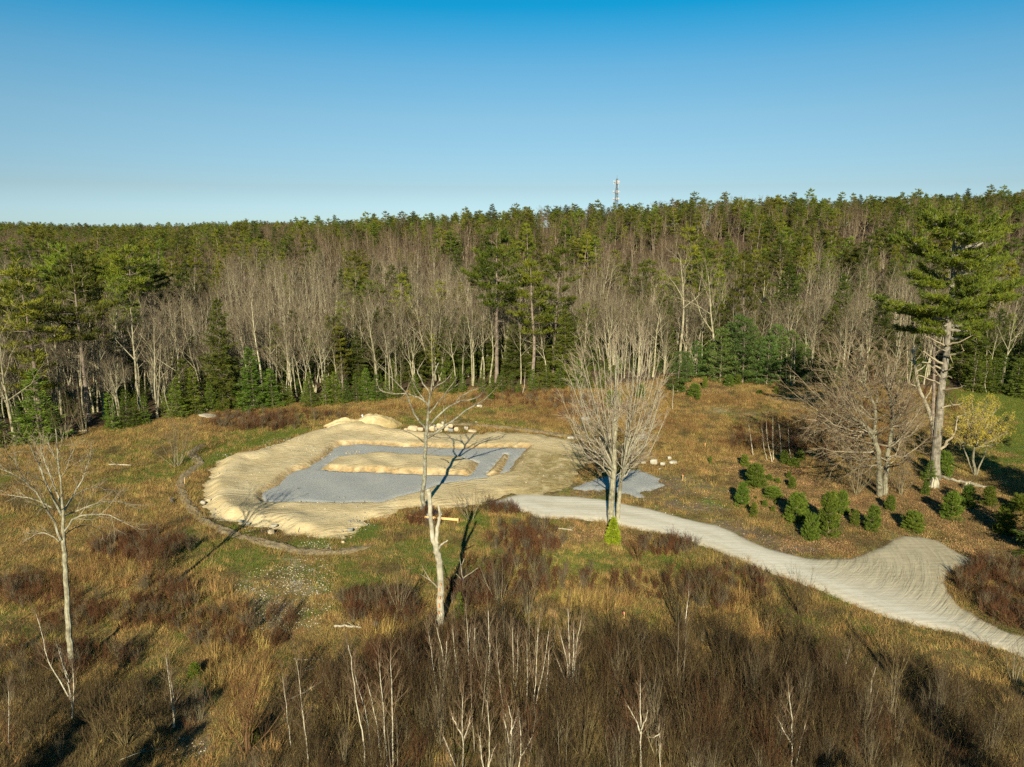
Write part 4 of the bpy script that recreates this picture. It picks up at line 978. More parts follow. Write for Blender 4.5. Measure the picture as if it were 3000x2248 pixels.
# 3 the tall bare tree at the left
rg = np.random.default_rng(7); Y = ground_y(210, 1960); tr = MB(); cr = MB(); tw = Tw()
P, R = trace([(213, 1985), (212, 1946), (206, 1880), (202, 1832), (198, 1770), (195, 1706), (191, 1650), (188, 1605), (185, 1554), (185, 1504), (180, 1440), (176, 1390), (171, 1358), (166, 1282), (163, 1257)], Y, (10, 1.2), -.6)
R = list(np.array(R) * np.array([1.1] + [1] * 4 + [1.02, 1.1, 1.15, 1.05, .9, .7, .8, .8, .9, 1])); P, R = densify(P, R, 3, .07, rg); tr.tube(P, R, 9)
ST = SB(4, 4, .0085)
for pts, a, b, dY, kd in [([(178, 1582), (158, 1529), (133, 1485), (101, 1434), (60, 1400), (12, 1378)], 4.2, 1.0, -3, 8), ([(182, 1512), (152, 1453), (130, 1400), (114, 1358), (95, 1320), (82, 1295)], 4, 1, -2, 8),
    ([(190, 1556), (215, 1522), (272, 1506), (320, 1510), (366, 1532)], 3.4, .9, -2.5, 8), ([(188, 1512), (221, 1497), (285, 1475), (330, 1468), (386, 1478)], 3, .9, 2.5, 8),
    ([(186, 1500), (209, 1459), (240, 1409), (256, 1365), (265, 1339)], 3.4, 1, 1.5, 8), ([(213, 1455), (253, 1434), (300, 1430), (336, 1440)], 2, .8, 3, 6), ([(184, 1492), (160, 1430), (145, 1390), (126, 1333), (118, 1300)], 3, .9, 3, 8),
    ([(174, 1588), (139, 1566), (105, 1566), (76, 1585)], 2.2, .8, 1, 6), ([(178, 1400), (196, 1370), (205, 1345), (222, 1300)], 2, .8, -2, 6), ([(152, 1488), (95, 1462), (25, 1450)], 2.2, .8, 2, 7), ([(188, 1570), (222, 1545), (262, 1540), (300, 1560)], 2, .7, 3, 6),
    ([(172, 1365), (155, 1330), (140, 1290)], 1.8, .7, 2, 5), ([(168, 1340), (180, 1300), (186, 1270)], 1.5, .7, -1, 5), ([(120, 1460), (80, 1420), (40, 1350), (20, 1330)], 1.8, .7, -4, 6)]:
    q, r = trace(pts, Y - .2, (a * .9, b), dY, .15, rg); q, r = densify(q, r, 2, .25, rg); limb(cr, tw, rg, q, r, ST, kd, .22, (.22, .38), (.35, .75), .05)
flush(cr, tw)
finish_tree('bare_tree', 'tall leafless tree with one straight pale trunk and a high spreading crown at the left', 'bare tree', gp(210, 1960), [('trunk', tr, M['bark_green']), ('crown', cr, M['bark_lichen'])])
# 4 the vase-shaped budding maple
rg = np.random.default_rng(8); Y = ground_y(1793, 1530); tr = MB(); cr = MB(); tw = Tw()
P, R = trace([(1789, 1560), (1790, 1530), (1790, 1480), (1794, 1430), (1799, 1380), (1800, 1330), (1801, 1270), (1802, 1200), (1803, 1120), (1806, 1090), (1808, 1040)], Y, (11, 1.5), -.4)
P, R = densify(P, R, 2, .05, rg); tr.tube(P, R, 9)
P2, R2 = trace([(1809, 1560), (1809, 1530), (1812, 1480), (1817, 1430), (1822, 1380), (1828, 1320), (1836, 1270), (1846, 1200), (1852, 1130), (1856, 1070)], Y + .5, (7.5, 1.5), 1.2); P2, R2 = densify(P2, R2, 2, .05, rg); tr.tube(P2, R2, 8)
SM = [dict(n=6, ang=(.3, .7), ratio=(.35, .6), seg=3, wob=.08, up=.0, t0=.15, rr=.6, rmin=.014, dw=.3, fall=.45),
      dict(n=5, ang=(.25, .6), ratio=(.45, .75), seg=2, wob=.1, up=.0, t0=.15, rr=.65, rmin=.009, dw=.35, fall=.4), dict(up=.0)]
starts = [(1797, 1400), (1799, 1370), (1800, 1345), (1800, 1330), (1801, 1310), (1802, 1290)]
for i in range(34):
    an = math.radians(-116 + 232 * (i + rg.uniform(.1, .9)) / 34); rad = rg.uniform(.72, 1.0)
    ex = 1806 + 150 * rad * math.sin(an); ey = 1172 - 150 * rad * math.cos(an) + (25 if abs(an) > 1.4 else 0); dY = rg.uniform(1.5, 5) * rg.choice([-1, 1])
    right = ex > 1835; sy = 1415 - 110 * (1 - abs(an) / 2.06) * rg.uniform(.4, 1.1); sx = 1799 if not right else 1822 + (1400 - sy) * .12
    bow = .30 + .16 * (1 - abs(an) / 2.06)
    m1 = (sx + (ex - sx) * bow, sy + (ey - sy) * (bow - .03)); m2 = (sx + (ex - sx) * .68, sy + (ey - sy) * (.60 if abs(an) < 1.3 else .5))
    q, r = trace([(sx, sy), (sx + (m1[0] - sx) * .4, sy + (m1[1] - sy) * .42), m1, m2, (ex, ey)], Y, (2.7, .8), dY, .1, rg); q, r = densify(q, r, 2, .25, rg)
    limb(cr, tw, rg, q, r, SM, 7, .3, (.14, .26), (.3, .75), .05, 5)
for k_ in range(10):
    sy = rg.uniform(1290, 1400); sx = rg.choice([1800, 1822]); az = rg.uniform(0, 6.3)
    grow(cr, tw, rg, np.array(at(sx, sy, Y)), unit(np.array([math.cos(az), math.sin(az), .5])), 2.4, .03, 0, SM, .2)
flush(cr, tw)
mt_ = finish_tree('budding_maple', 'big twin-trunked leafless maple with a vase-shaped crown and reddish buds beside the driveway', 'bare tree', gp(1793, 1530), [('trunk', tr, M['bark_green']), ('crown', cr, M['redtwig'])])
# 5 the broad bare tree on the right with broken limbs
rg = np.random.default_rng(9); Y = ground_y(2580, 1452); tr = MB(); cr = MB(); tw = Tw()
for pts, a, b, dY in [([(2576, 1475), (2576, 1452), (2577, 1372), (2568, 1309), (2555, 1271), (2530, 1245), (2500, 1226), (2470, 1205)], 10.5, 2.2, -2), ([(2595, 1472), (2593, 1435), (2600, 1351), (2606, 1309), (2614, 1245), (2612, 1203), (2604, 1152), (2600, 1100), (2606, 1050)], 8.5, 1.5, 1.5),
    ([(2567, 1310), (2562, 1267), (2566, 1203), (2551, 1169), (2538, 1136), (2526, 1089), (2521, 1047), (2524, 1010)], 6, 1.6, 1)]:
    q, r = trace(pts, Y, (a, b), dY); q, r = densify(q, r, 3, .12, rg); tr.tube(q, r, 9)
SX = [dict(n=4, ang=(.35, .9), ratio=(.4, .65), seg=3, wob=.16, up=.03, t0=.2, rr=.6, rmin=.022, dw=.2, fall=.45),
      dict(n=5, ang=(.35, .9), ratio=(.4, .7), seg=2, wob=.18, up=.02, t0=.15, rr=.65, rmin=.0105, dw=.3, fall=.4), dict(up=.02)]
LB = [((2560, 1275), (2331, 1157), -5), ((2562, 1265), (2353, 1119), 3), ((2556, 1268), (2352, 1190), -3), ((2555, 1280), (2374, 1245), 4), ((2565, 1320), (2403, 1309), -5), ((2551, 1169), (2412, 1051), 3), ((2540, 1140), (2454, 1020), -3), ((2530, 1100), (2496, 1004), 2), ((2527, 1090), (2549, 996), -2), ((2566, 1200), (2575, 1060), 4), ((2606, 1150), (2623, 1062), -3), ((2610, 1200), (2650, 1090), 4), ((2612, 1230), (2685, 1131), -4),
      ((2612, 1250), (2705, 1186), 4), ((2608, 1300), (2725, 1220), -3), ((2602, 1340), (2705, 1296), 4), ((2598, 1370), (2660, 1345), -6), ((2575, 1340), (2460, 1340), -7), ((2572, 1320), (2440, 1279), 6), ((2545, 1255), (2420, 1089), -6), ((2550, 1262), (2390, 1100), 6), ((2538, 1136), (2480, 1060), 6), ((2604, 1160), (2580, 1040), -6), ((2606, 1310), (2660, 1240), 7), ((2570, 1300), (2500, 1150), -8), ((2566, 1210), (2470, 1130), 8), ((2600, 1110), (2640, 1030), 3), ((2575, 1360), (2520, 1345), -7), ((2530, 1245), (2370, 1275), 2), ((2500, 1226), (2345, 1225), -2), ((2525, 1060), (2515, 1000), 3), ((2610, 1060), (2600, 1010), -2)]
for (sx, sy), (ex, ey), dY in LB:
    mx, my = sx + (ex - sx) * .5 + rg.normal(0, 6), sy + (ey - sy) * .42 + rg.normal(0, 5) + (8 if ey > sy - 60 else 12)
    q, r = trace([(sx, sy), ((sx + mx) / 2 + rg.normal(0, 3), (sy + my) / 2 + 2), (mx, my), ((mx + ex) / 2 + rg.normal(0, 5), (my + ey) / 2 + rg.normal(0, 4)), (ex, ey)], Y + rg.normal(0, .3), (2.9, .9), dY, .15, rg)
    q, r = densify(q, r, 2, .35, rg); limb(cr, tw, rg, q, r, SX, 13, .15, (.16, .34), (.35, .95), .15, 5)
TRK = [(2577, 1380), (2568, 1309), (2560, 1275), (2562, 1265), (2564, 1230), (2551, 1169), (2600, 1351), (2606, 1309), (2614, 1245), (2610, 1200), (2604, 1152), (2530, 1245), (2538, 1136)]
for i in range(32):
    an = math.radians(-112 + 224 * (i + rg.random()) / 32); rad = rg.uniform(.62, 1.0); ex = 2548 + 165 * rad * math.sin(an); ey = 1200 - 165 * rad * math.cos(an); c_ = [p_ for p_ in TRK if (p_[1] > ey - 10)] or TRK
    sx, sy = min(c_, key=lambda p_: abs(p_[0] - ex) * .4 + abs(p_[1] - ey - 110) + rg.uniform(0, 60)); dY = rg.uniform(2, 7) * rg.choice([-1, 1])
    q, r = trace([(sx, sy), (sx + (ex - sx) * .3 + rg.normal(0, 4), sy + (ey - sy) * .2 + 3), (sx + (ex - sx) * .65 + rg.normal(0, 5), sy + (ey - sy) * .55 + rg.normal(0, 5)), (ex, ey)], Y, (2.3, .8), dY, .15, rg)
    q, r = densify(q, r, 2, .35, rg); limb(cr, tw, rg, q, r, SX, 9, .2, (.16, .32), (.35, .95), .25, 4)
flush(cr, tw)
finish_tree('bare_tree', 'old broad leafless tree with split trunk and broken limbs right of the meadow', 'bare tree', gp(2580, 1455), [('trunk', tr, M['bark_green']), ('crown', cr, M['bark_warm'])])
# 6 the old white pine
rg = np.random.default_rng(10); Y = ground_y(2741, 1400); tr = MB(); cr = MB(); dd_ = MB(); tw = Tw()
P, R = trace([(2738, 1430), (2740, 1400), (2741, 1351), (2747, 1267), (2754, 1182), (2760, 1119), (2771, 1047), (2777, 975), (2782, 897), (2789, 846), (2792, 795), (2792, 740), (2798, 690), (2800, 640)], Y, (16, 3), .5)
R = list(np.array(R) * np.array([1.2, 1.0, .95, .92, .9, .88, .86, .86, .85, .8, .8, .8, .9, .9])); P, R = densify(P, R, 3, .04, rg); tr.tube(P, R, 12)
C = []; D = []; S_ = []
def plate(sx, sy, ex, ey, dY, width=1.0, bare=.25, dens=1.0, r0=4.5, sag=.0):
    q, r = trace([(sx, sy), (sx + (ex - sx) * .33, sy + (ey - sy) * .25 + 6 + sag), (sx + (ex - sx) * .66, sy + (ey - sy) * .6 + 4 + sag), (ex, ey)], Y + .2, (r0, 1.0), dY, .15, rg); q, r = densify(q, r, 3, .25, rg)
    cr.tube(q, r, 5, [.25] * len(q), 0)
    n = len(q) - 1; L = sum(np.linalg.norm(q[i + 1] - q[i]) for i in range(n)); ns = int(L * 3.2 * dens)
    for s_i in range(ns):
        v = bare + (1 - bare) * (s_i + rg.random()) / ns; x = v * n; j = min(int(x), n - 1); c0 = q[j] + (q[j + 1] - q[j]) * (x - j); d = unit(q[j + 1] - q[j]); side = unit(np.cross(d, [0, 0, 1]))
        for sg in (-1, 1):
            l2 = (1.1 + 1.6 * (1 - v)) * width * rg.uniform(.4, 1.15); sd = unit(d * .9 + side * sg * rg.uniform(.6, 1.2) + np.array([0, 0, rg.uniform(-.1, .45)]))
            e2 = c0 + sd * l2; tw.a.append(c0); tw.b.append(e2); tw.r.append(.02); tw.w.append(.2)
            m = max(2, int(l2 / .26))
            for w_ in range(m):
                f = (w_ + .8) / m
                if f < .25: continue
                C.append(c0 + sd * l2 * f + rg.normal(0, .09, 3)); D.append(unit(sd * .8 + np.array([0, 0, .7]))); S_.append(rg.uniform(.28, .46))
        C.append(c0 + rg.normal(0, .12, 3)); D.append(unit(d + [0, 0, .8])); S_.append(.35)
PL = [(2779, 930, 2577, 880, -2, 1.2, .25), (2779, 935, 2600, 905, 2.5, 1.1, .3), (2789, 765, 2622, 705, 1, 1.15, .4), (2790, 770, 2650, 690, -2.5, 1.0, .35), (2797, 690, 2712, 636, -1, 1.1, .3), (2797, 690, 2735, 622, 2, 1.0, .3), (2799, 660, 2803, 606, 0, 1.0, .1), (2799, 670, 2845, 640, -2, 1.1, .2), (2799, 680, 2860, 665, 2, 1.0, .2), (2800, 690, 2780, 640, -3, 1.0, .2),
      (2805, 735, 2944, 640, -1.5, 1.2, .42), (2806, 730, 2960, 668, 2, 1.1, .4), (2800, 725, 2905, 650, -3, 1.0, .4), (2789, 868, 2975, 830, -1, 1.3, .35), (2789, 868, 3020, 822, 2, 1.2, .4), (2789, 872, 2969, 874, -3.5, 1.1, .35), (2794, 805, 2954, 752, 1.5, 1.3, .25), (2794, 800, 2925, 728, -2.5, 1.2, .25), (2794, 790, 2890, 735, 3, 1.2, .2), (2790, 850, 2905, 800, 4, 1.2, .25), (2790, 842, 2850, 822, -4, 1.3, .2),
      (2787, 836, 2668, 805, -1.5, 1.2, .25), (2787, 838, 2688, 835, -3.5, 1.1, .2), (2790, 820, 2700, 785, 2, 1.1, .2), (2792, 775, 2740, 755, -4, 1.1, .2), (2792, 785, 2830, 768, -4, 1.2, .2), (2792, 770, 2855, 745, -3, 1.1, .2), (2792, 760, 2730, 730, 3, 1.0, .2), (2780, 925, 2650, 900, -4, 1.2, .2), (2781, 915, 2725, 908, -4.5, 1.3, .15), (2781, 912, 2855, 893, -3.5, 1.3, .2), (2782, 905, 2880, 905, 1, 1.2, .25), (2782, 900, 2810, 890, -5, 1.2, .1), (2780, 940, 2690, 925, 4, 1.1, .2),
      (2777, 965, 2893, 958, -2, 1.1, .3), (2777, 955, 2858, 935, 2.5, 1.0, .25), (2776, 975, 2716, 972, -3, .9, .3), (2776, 970, 2627, 965, 2.5, 1.0, .35), (2777, 950, 2700, 945, -2, 1.0, .3), (2777, 985, 2850, 985, 3, .9, .4), (2792, 750, 2850, 700, 4, 1.0, .3), (2797, 700, 2850, 690, -3.5, 1.0, .3), (2798, 700, 2760, 680, -4, 1.0, .3), (2785, 880, 2720, 870, -5, 1.1, .2), (2788, 870, 2870, 850, -5, 1.1, .2)]
for a in PL: plate(*a[:5], width=a[5] * .82, bare=a[6])
flush(cr, tw)
tufts(cr, rg, C, D, S_, 10, .16, .55, 1, None)
for pts, a, b, dY in [([(2765, 1012), (2740, 998), (2714, 986)], 3, 1.2, -2), ([(2760, 1065), (2730, 1048), (2705, 1030)], 4.5, 1.5, -2.5), ([(2756, 1080), (2728, 1068), (2702, 1060)], 2.8, 1.2, 1), ([(2754, 1104), (2742, 1090), (2730, 1076)], 2.5, 1.1, -1), ([(2752, 1124), (2720, 1110), (2684, 1098)], 3.2, 1.3, -2), ([(2775, 1012), (2810, 1002), (2842, 986)], 3, 1.1, -2), ([(2773, 1042), (2800, 1038), (2823, 1025)], 3.4, 1.5, -2.5), ([(2768, 1088), (2780, 1082), (2792, 1076)], 2.6, 1.2, -1.5),
    ([(2764, 1143), (2790, 1138), (2817, 1135)], 2.2, 1, -2), ([(2758, 1196), (2790, 1189), (2821, 1180)], 2.6, 1.2, 3), ([(2755, 1316), (2775, 1292), (2792, 1271), (2800, 1248), (2808, 1222)], 4.2, 2.6, -2), ([(2800, 1245), (2812, 1232), (2824, 1223)], 2.6, 1.6, -2), ([(2772, 1030), (2752, 1022), (2735, 1024)], 1.8, .8, 2), ([(2766, 1110), (2779, 1104), (2790, 1108)], 1.6, .8, -1), ([(2797, 700), (2775, 700), (2760, 690), (2752, 668)], 3.2, 1.2, -3), ([(2800, 715), (2825, 695), (2845, 685), (2870, 680)], 3, 1.2, -3)]:
    q, r = trace(pts, Y - .3, (a, b), dY, .08, rg); q, r = densify(q, r, 2, .25, rg); dd_.tube(q, r, 5, .9)
    for k_ in range(3):
        j = rg.integers(1, len(q)); e = q[j] + unit(q[j] - q[j - 1] + rg.normal(0, .6, 3)) * rg.uniform(.4, 1.0); dd_.tube([q[j], (q[j] + e) / 2 + rg.normal(0, .04, 3), e], [r[j] * .5, r[j] * .35, .012], 4, .9)
finish_tree('old_white_pine', 'giant old white pine with thick bare trunk, dead stubs and layered crown', 'pine tree', gp(2741, 1400), [('trunk', tr, M['bark_hero']), ('crown', cr, [M['bark_hero'], M['pine_hero']]), ('dead_branch', dd_, M['dead'])])
# 7 broken dead tree behind the pine
rg = np.random.default_rng(11); Yb = ground_y(2735, 1310); tr = MB(); cr = MB()
q, r = trace([(2745, 1310), (2738, 1260), (2716, 1190), (2692, 1130), (2678, 1055), (2676, 1013)], Yb, (6, 3.6), 0); q, r = densify(q, r, 3, .1, rg); tr.tube(q, r, 7)
for pts in [[(2677, 1040), (2668, 1025), (2657, 1028)], [(2677, 1035), (2688, 1018), (2697, 1011)], [(2680, 1075), (2705, 1062), (2722, 1048)], [(2682, 1090), (2700, 1080), (2715, 1066)], [(2678, 1060), (2668, 1055), (2662, 1040)], [(2710, 1170), (2725, 1150), (2730, 1130)], [(2700, 1150), (2680, 1130), (2664, 1125)]]:
    q, r = trace(pts, Yb, (2.6, 1.0), rg.uniform(-1, 1)); cr.tube(q, r, 4, .2)
finish_tree('dead_snag', 'broken leaning dead trunk with short forked top standing behind the giant old pine', 'dead tree', gp(2745, 1300), [('trunk', tr, M['dead']), ('broken_branch', cr, M['dead'])])
# second slim dark trunk behind the pine
q, r = trace([(2733, 1330), (2734, 1250), (2735, 1150), (2736, 1050), (2737, 990)], Yb + 2, (6, 3), 0); mb = MB(); q, r = densify(q, r, 2, .08, rg); mb.tube(q, r, 7); cc_ = MB(); tw = Tw()
for k_ in range(8): grow(cc_, tw, rg, q[-1 - k_ // 2] + 0, perp_dir(rg, np.array([0, 0, 1.]), .8), 2.0, .04, 0, SX, .2)
flush(cc_, tw)
finish_tree('bare_tree', 'slim dark bare trunk standing directly behind the giant old pine', 'bare tree', gp(2733, 1320), [('trunk', mb, M['bark_pine']), ('crown', cc_, M['bark'])])

# 8 yellow-budding small tree on the right
rg = np.random.default_rng(12); Y = ground_y(2855, 1392); tr = MB(); cr = MB(); tw = Tw(); bud = MB()
SY = [dict(n=6, ang=(.35, .75), ratio=(.4, .65), seg=3, wob=.1, up=.08, t0=.2, rr=.6, rmin=.014, dw=.2, fall=.45), dict(n=5, ang=(.35, .75), ratio=(.4, .7), seg=2, wob=.1, up=.08, t0=.15, rr=.65, rmin=.010, dw=.2, fall=.4), dict(up=.08)]
for pts, a in [([(2858, 1400), (2852, 1370), (2852, 1330), (2856, 1290), (2860, 1250)], 5), ([(2856, 1398), (2842, 1360), (2828, 1325), (2815, 1290)], 2.5), ([(2860, 1398), (2868, 1370), (2882, 1340), (2890, 1315)], 2.5)]:
    q, r = trace(pts, Y, (a, 1.5), rg.uniform(-1, 1)); q, r = densify(q, r, 2, .15, rg); tr.tube(q, r, 6)
for ex, ey, dY in [(2800, 1240, 1), (2825, 1205, -2), (2850, 1190, 2), (2885, 1190, -2), (2915, 1205, 1), (2940, 1235, 2), (2950, 1265, -2), (2935, 1295, 1), (2890, 1290, -3), (2790, 1275, -2), (2875, 1230, 3), (2840, 1235, -3), (2905, 1250, -3), (2820, 1265, 3), (2920, 1270, 4), (2865, 1265, -3)]:
    q, r = trace([(2856, 1310), ((2856 + ex) / 2, (1310 + ey) / 2 + 4), (ex, ey)], Y, (2.4, .8), dY); q, r = densify(q, r, 2, .2, rg); limb(cr, tw, rg, q, r, SY, 6, .3, (.25, .4), (.4, .8), .1, 4)
ends_ = np.array(tw.b); flush(cr, tw)
C_ = ends_[rg.random(len(ends_)) < .55]; C_ = C_ + rg.normal(0, .08, C_.shape); tufts(bud, rg, C_, rg.normal(0, 1, C_.shape), .15, 3, .3, .5, 0, None)
finish_tree('yellow_tree', 'small round-crowned tree covered in yellow buds beside the green field at the right', 'budding tree', gp(2855, 1392), [('trunk', tr, M['bark_green']), ('crown', cr, M['bark_green']), ('buds', bud, M['yellow'])])

# 9 multi-stemmed shrubs, one by one: px, py of base, width px, top py, material, stems, label
SHR = [(518, 1366, 150, 1222, 'shrub_pale', 14, 'large many-stemmed grey shrub with pale stems at the left of the sand pad'),
       (1382, 1528, 130, 1440, 'shrub_pale', 9, 'low grey shrub with pale stems beside the left tip of the driveway'),
       (1432, 1505, 80, 1450, 'shrub', 9, 'small brown shrub touching the left tip of the driveway'),
       (1168, 1800, 90, 1672, 'shrub_pale', 9, 'upright grey shrub in the grass left of the pale two-pronged snag'),
       (1462, 1768, 130, 1620, 'shrub_pale', 10, 'pale grey shrub below the blue painted sapling'),
       (1545, 1800, 130, 1690, 'shrub_pale', 11, 'wide low shrub with yellowish stems at the top of the brown thicket'),
       (1990, 1845, 130, 1680, 'shrub', 12, 'dark upright shrub beside the lone white birch below the driveway'),
       (2068, 1755, 70, 1640, 'shrub', 8, 'narrow dark shrub just below the edge of the driveway'),
       (2245, 1850, 90, 1720, 'shrub', 10, 'brown shrub near the cattails below the driveway'),
       (2345, 1800, 120, 1680, 'shrub', 11, 'brown shrub leaning over the lower driveway edge'),
       (2790, 2045, 170, 1925, 'shrub', 13, 'round olive brown shrub in the thicket at the lower right'),
       (2975, 2000, 100, 1880, 'shrub_pale', 8, 'pale stemmed shrub at the right edge by the lower driveway'),
       (1985, 1610, 90, 1545, 'shrub_red', 10, 'low reddish shrub on the grass strip under the driveway'),
       (1870, 1640, 120, 1570, 'shrub_red', 12, 'larger reddish shrub on the grass strip right of the tiny yellow green fir'),
       (1330, 2100, 140, 1960, 'shrub', 12, 'brown shrub at the foot of the white birches in the middle'),
       (1800, 1960, 170, 1770, 'shrub', 14, 'big brown many-stemmed shrub right of the white birch fan'),
       (1650, 2140, 150, 1990, 'shrub', 12, 'dark shrub directly below the white birch fan'),
       (2330, 1930, 160, 1770, 'shrub', 13, 'big brown shrub below the middle of the driveway'),
       (2620, 1990, 180, 1830, 'shrub', 14, 'big olive brown shrub below the widened driveway'),
       (2120, 1980, 150, 1810, 'shrub', 13, 'big olive shrub right of the lone white birch'),
       (720, 2200, 200, 1950, 'shrub_red', 14, 'reddish shrub at the left end of the big thicket'),
       (470, 1690, 90, 1580, 'shrub', 11, 'dark shrub lying over the mulch berm left of the sand pad'),
       (430, 1700, 110, 1590, 'shrub_red', 14, 'rust coloured shrub below the mulch berm at the left'),
       (2470, 1420, 120, 1330, 'shrub', 12, 'dark brush heap under the left limbs of the old broad bare tree'),
       (2640, 1450, 130, 1350, 'shrub_pale', 14, 'dense whip-like stems at the right foot of the old broad bare tree'),
       (2510, 1450, 120, 1350, 'shrub_pale', 14, 'dense whip-like stems at the left foot of the old broad bare tree'),
       (190, 1290, 110, 1170, 'shrub_pale', 9, 'pale stemmed bush at the meadow edge under the broad dark pine'),
       (248, 1272, 90, 1150, 'shrub_pale', 9, 'upright olive bush at the meadow edge right of the broad dark pine'),
       (372, 1246, 60, 1190, 'shrub_pale', 7, 'small pale forked bush at the meadow edge on the left'),
       (2560, 1125, 200, 1060, 'shrub_red', 14, 'brown brush behind the crown of the old broad bare tree'),
       (2450, 1235, 240, 1150, 'shrub_red', 16, 'brown brush left of the crown of the old broad bare tree'),
       (2640, 1240, 200, 1160, 'shrub_red', 16, 'brown brush between the old broad bare tree and the giant pine'),
       (370, 2180, 150, 2010, 'shrub', 12, 'dark grey brush in the shade at the lower left, left of the small birch'),
       (290, 2160, 150, 1990, 'shrub', 12, 'dark grey brush behind the forked birch at the lower left'),
       (470, 2160, 150, 1990, 'shrub', 12, 'dark brush around the small birch at the lower left')]
sh_cache = {}
for i, (px, py, w, top, mt, stems, lab) in enumerate(SHR):
    b_ = gp(px, py); H_ = (at(px, top, b_.y)).z; wm = w * m_per_px(b_.y, 1)
    mb = shrub(300 + i, 1.0 * H_, stems, .007 + .002 * (b_.y > 90), min(1.1, .5 * wm / H_ + .12), 6, 5, .016 + .004 * H_)
    o = link('shrub', mb.build('shrub', M[mt])); o.location = (b_.x, b_.y, tz(b_.x, b_.y)); tag(o, lab, 'shrub')

# 10 birches in the foreground and in the meadow: polylines from the foot upwards
def birch(stems, label, group=None, rp=2.6, twn=5, foot=None, side=.3):
    rg = np.random.default_rng(int(stems[0][0][0] * 7 + stems[0][0][1])); tr = MB(); cr = MB(); tw = Tw()
    fx, fy = foot or stems[0][0]; b_ = gp(fx, fy); Y = b_.y
    S = [dict(n=5, ang=(.25, .55), ratio=(.35, .6), seg=3, wob=.07, up=.1, t0=.2, rr=.6, rmin=.008, dw=.35, fall=.45), dict(n=4, ang=(.25, .55), ratio=(.4, .7), seg=2, wob=.08, up=.08, t0=.15, rr=.65, rmin=.0055, dw=.3, fall=.4), dict(up=.08)]
    for k, pts in enumerate(stems):
        q, r = trace(pts, Y + (rg.normal(0, .2) if k else 0), (rp, rp * .35), rg.uniform(-.6, .6)); q, r = densify(q, np.array(r) * .72, 3, .22, rg)
        tr.tube(q, r, 6, [.0 + .5 * max(0, (i / len(q)) - .6) for i in range(len(q))])
        n = len(q) - 1; L = sum(np.linalg.norm(q[i + 1] - q[i]) for i in range(n)); az = rg.uniform(0, 6)
        for i in range(int(twn * 2.4)):
            t = .25 + .72 * (i + rg.random()) / (twn * 2.4); x = t * n; j = min(int(x), n - 1); c = q[j] + (q[j + 1] - q[j]) * (x - j); az += 2.4
            grow(cr, tw, rg, c, perp_dir(rg, unit(q[j + 1] - q[j]), rg.uniform(.3, .65), az), L * side * rg.uniform(.5, 1.0) * (1.1 - .6 * t), max(.008, r[j] * .45), 0, S, .55)
        grow(cr, tw, rg, q[-1], unit(q[-1] - q[-2]), L * .2, r[-1], 0, S, .6)
    flush(cr, tw, 0, .9)
    return finish_tree('birch', label, 'birch tree', (b_.x, b_.y, 0), [('trunk', tr, M['birch']), ('crown', cr, M['birch'])], group)
B = [([[(1669, 2250), (1669, 2250)]], None)]
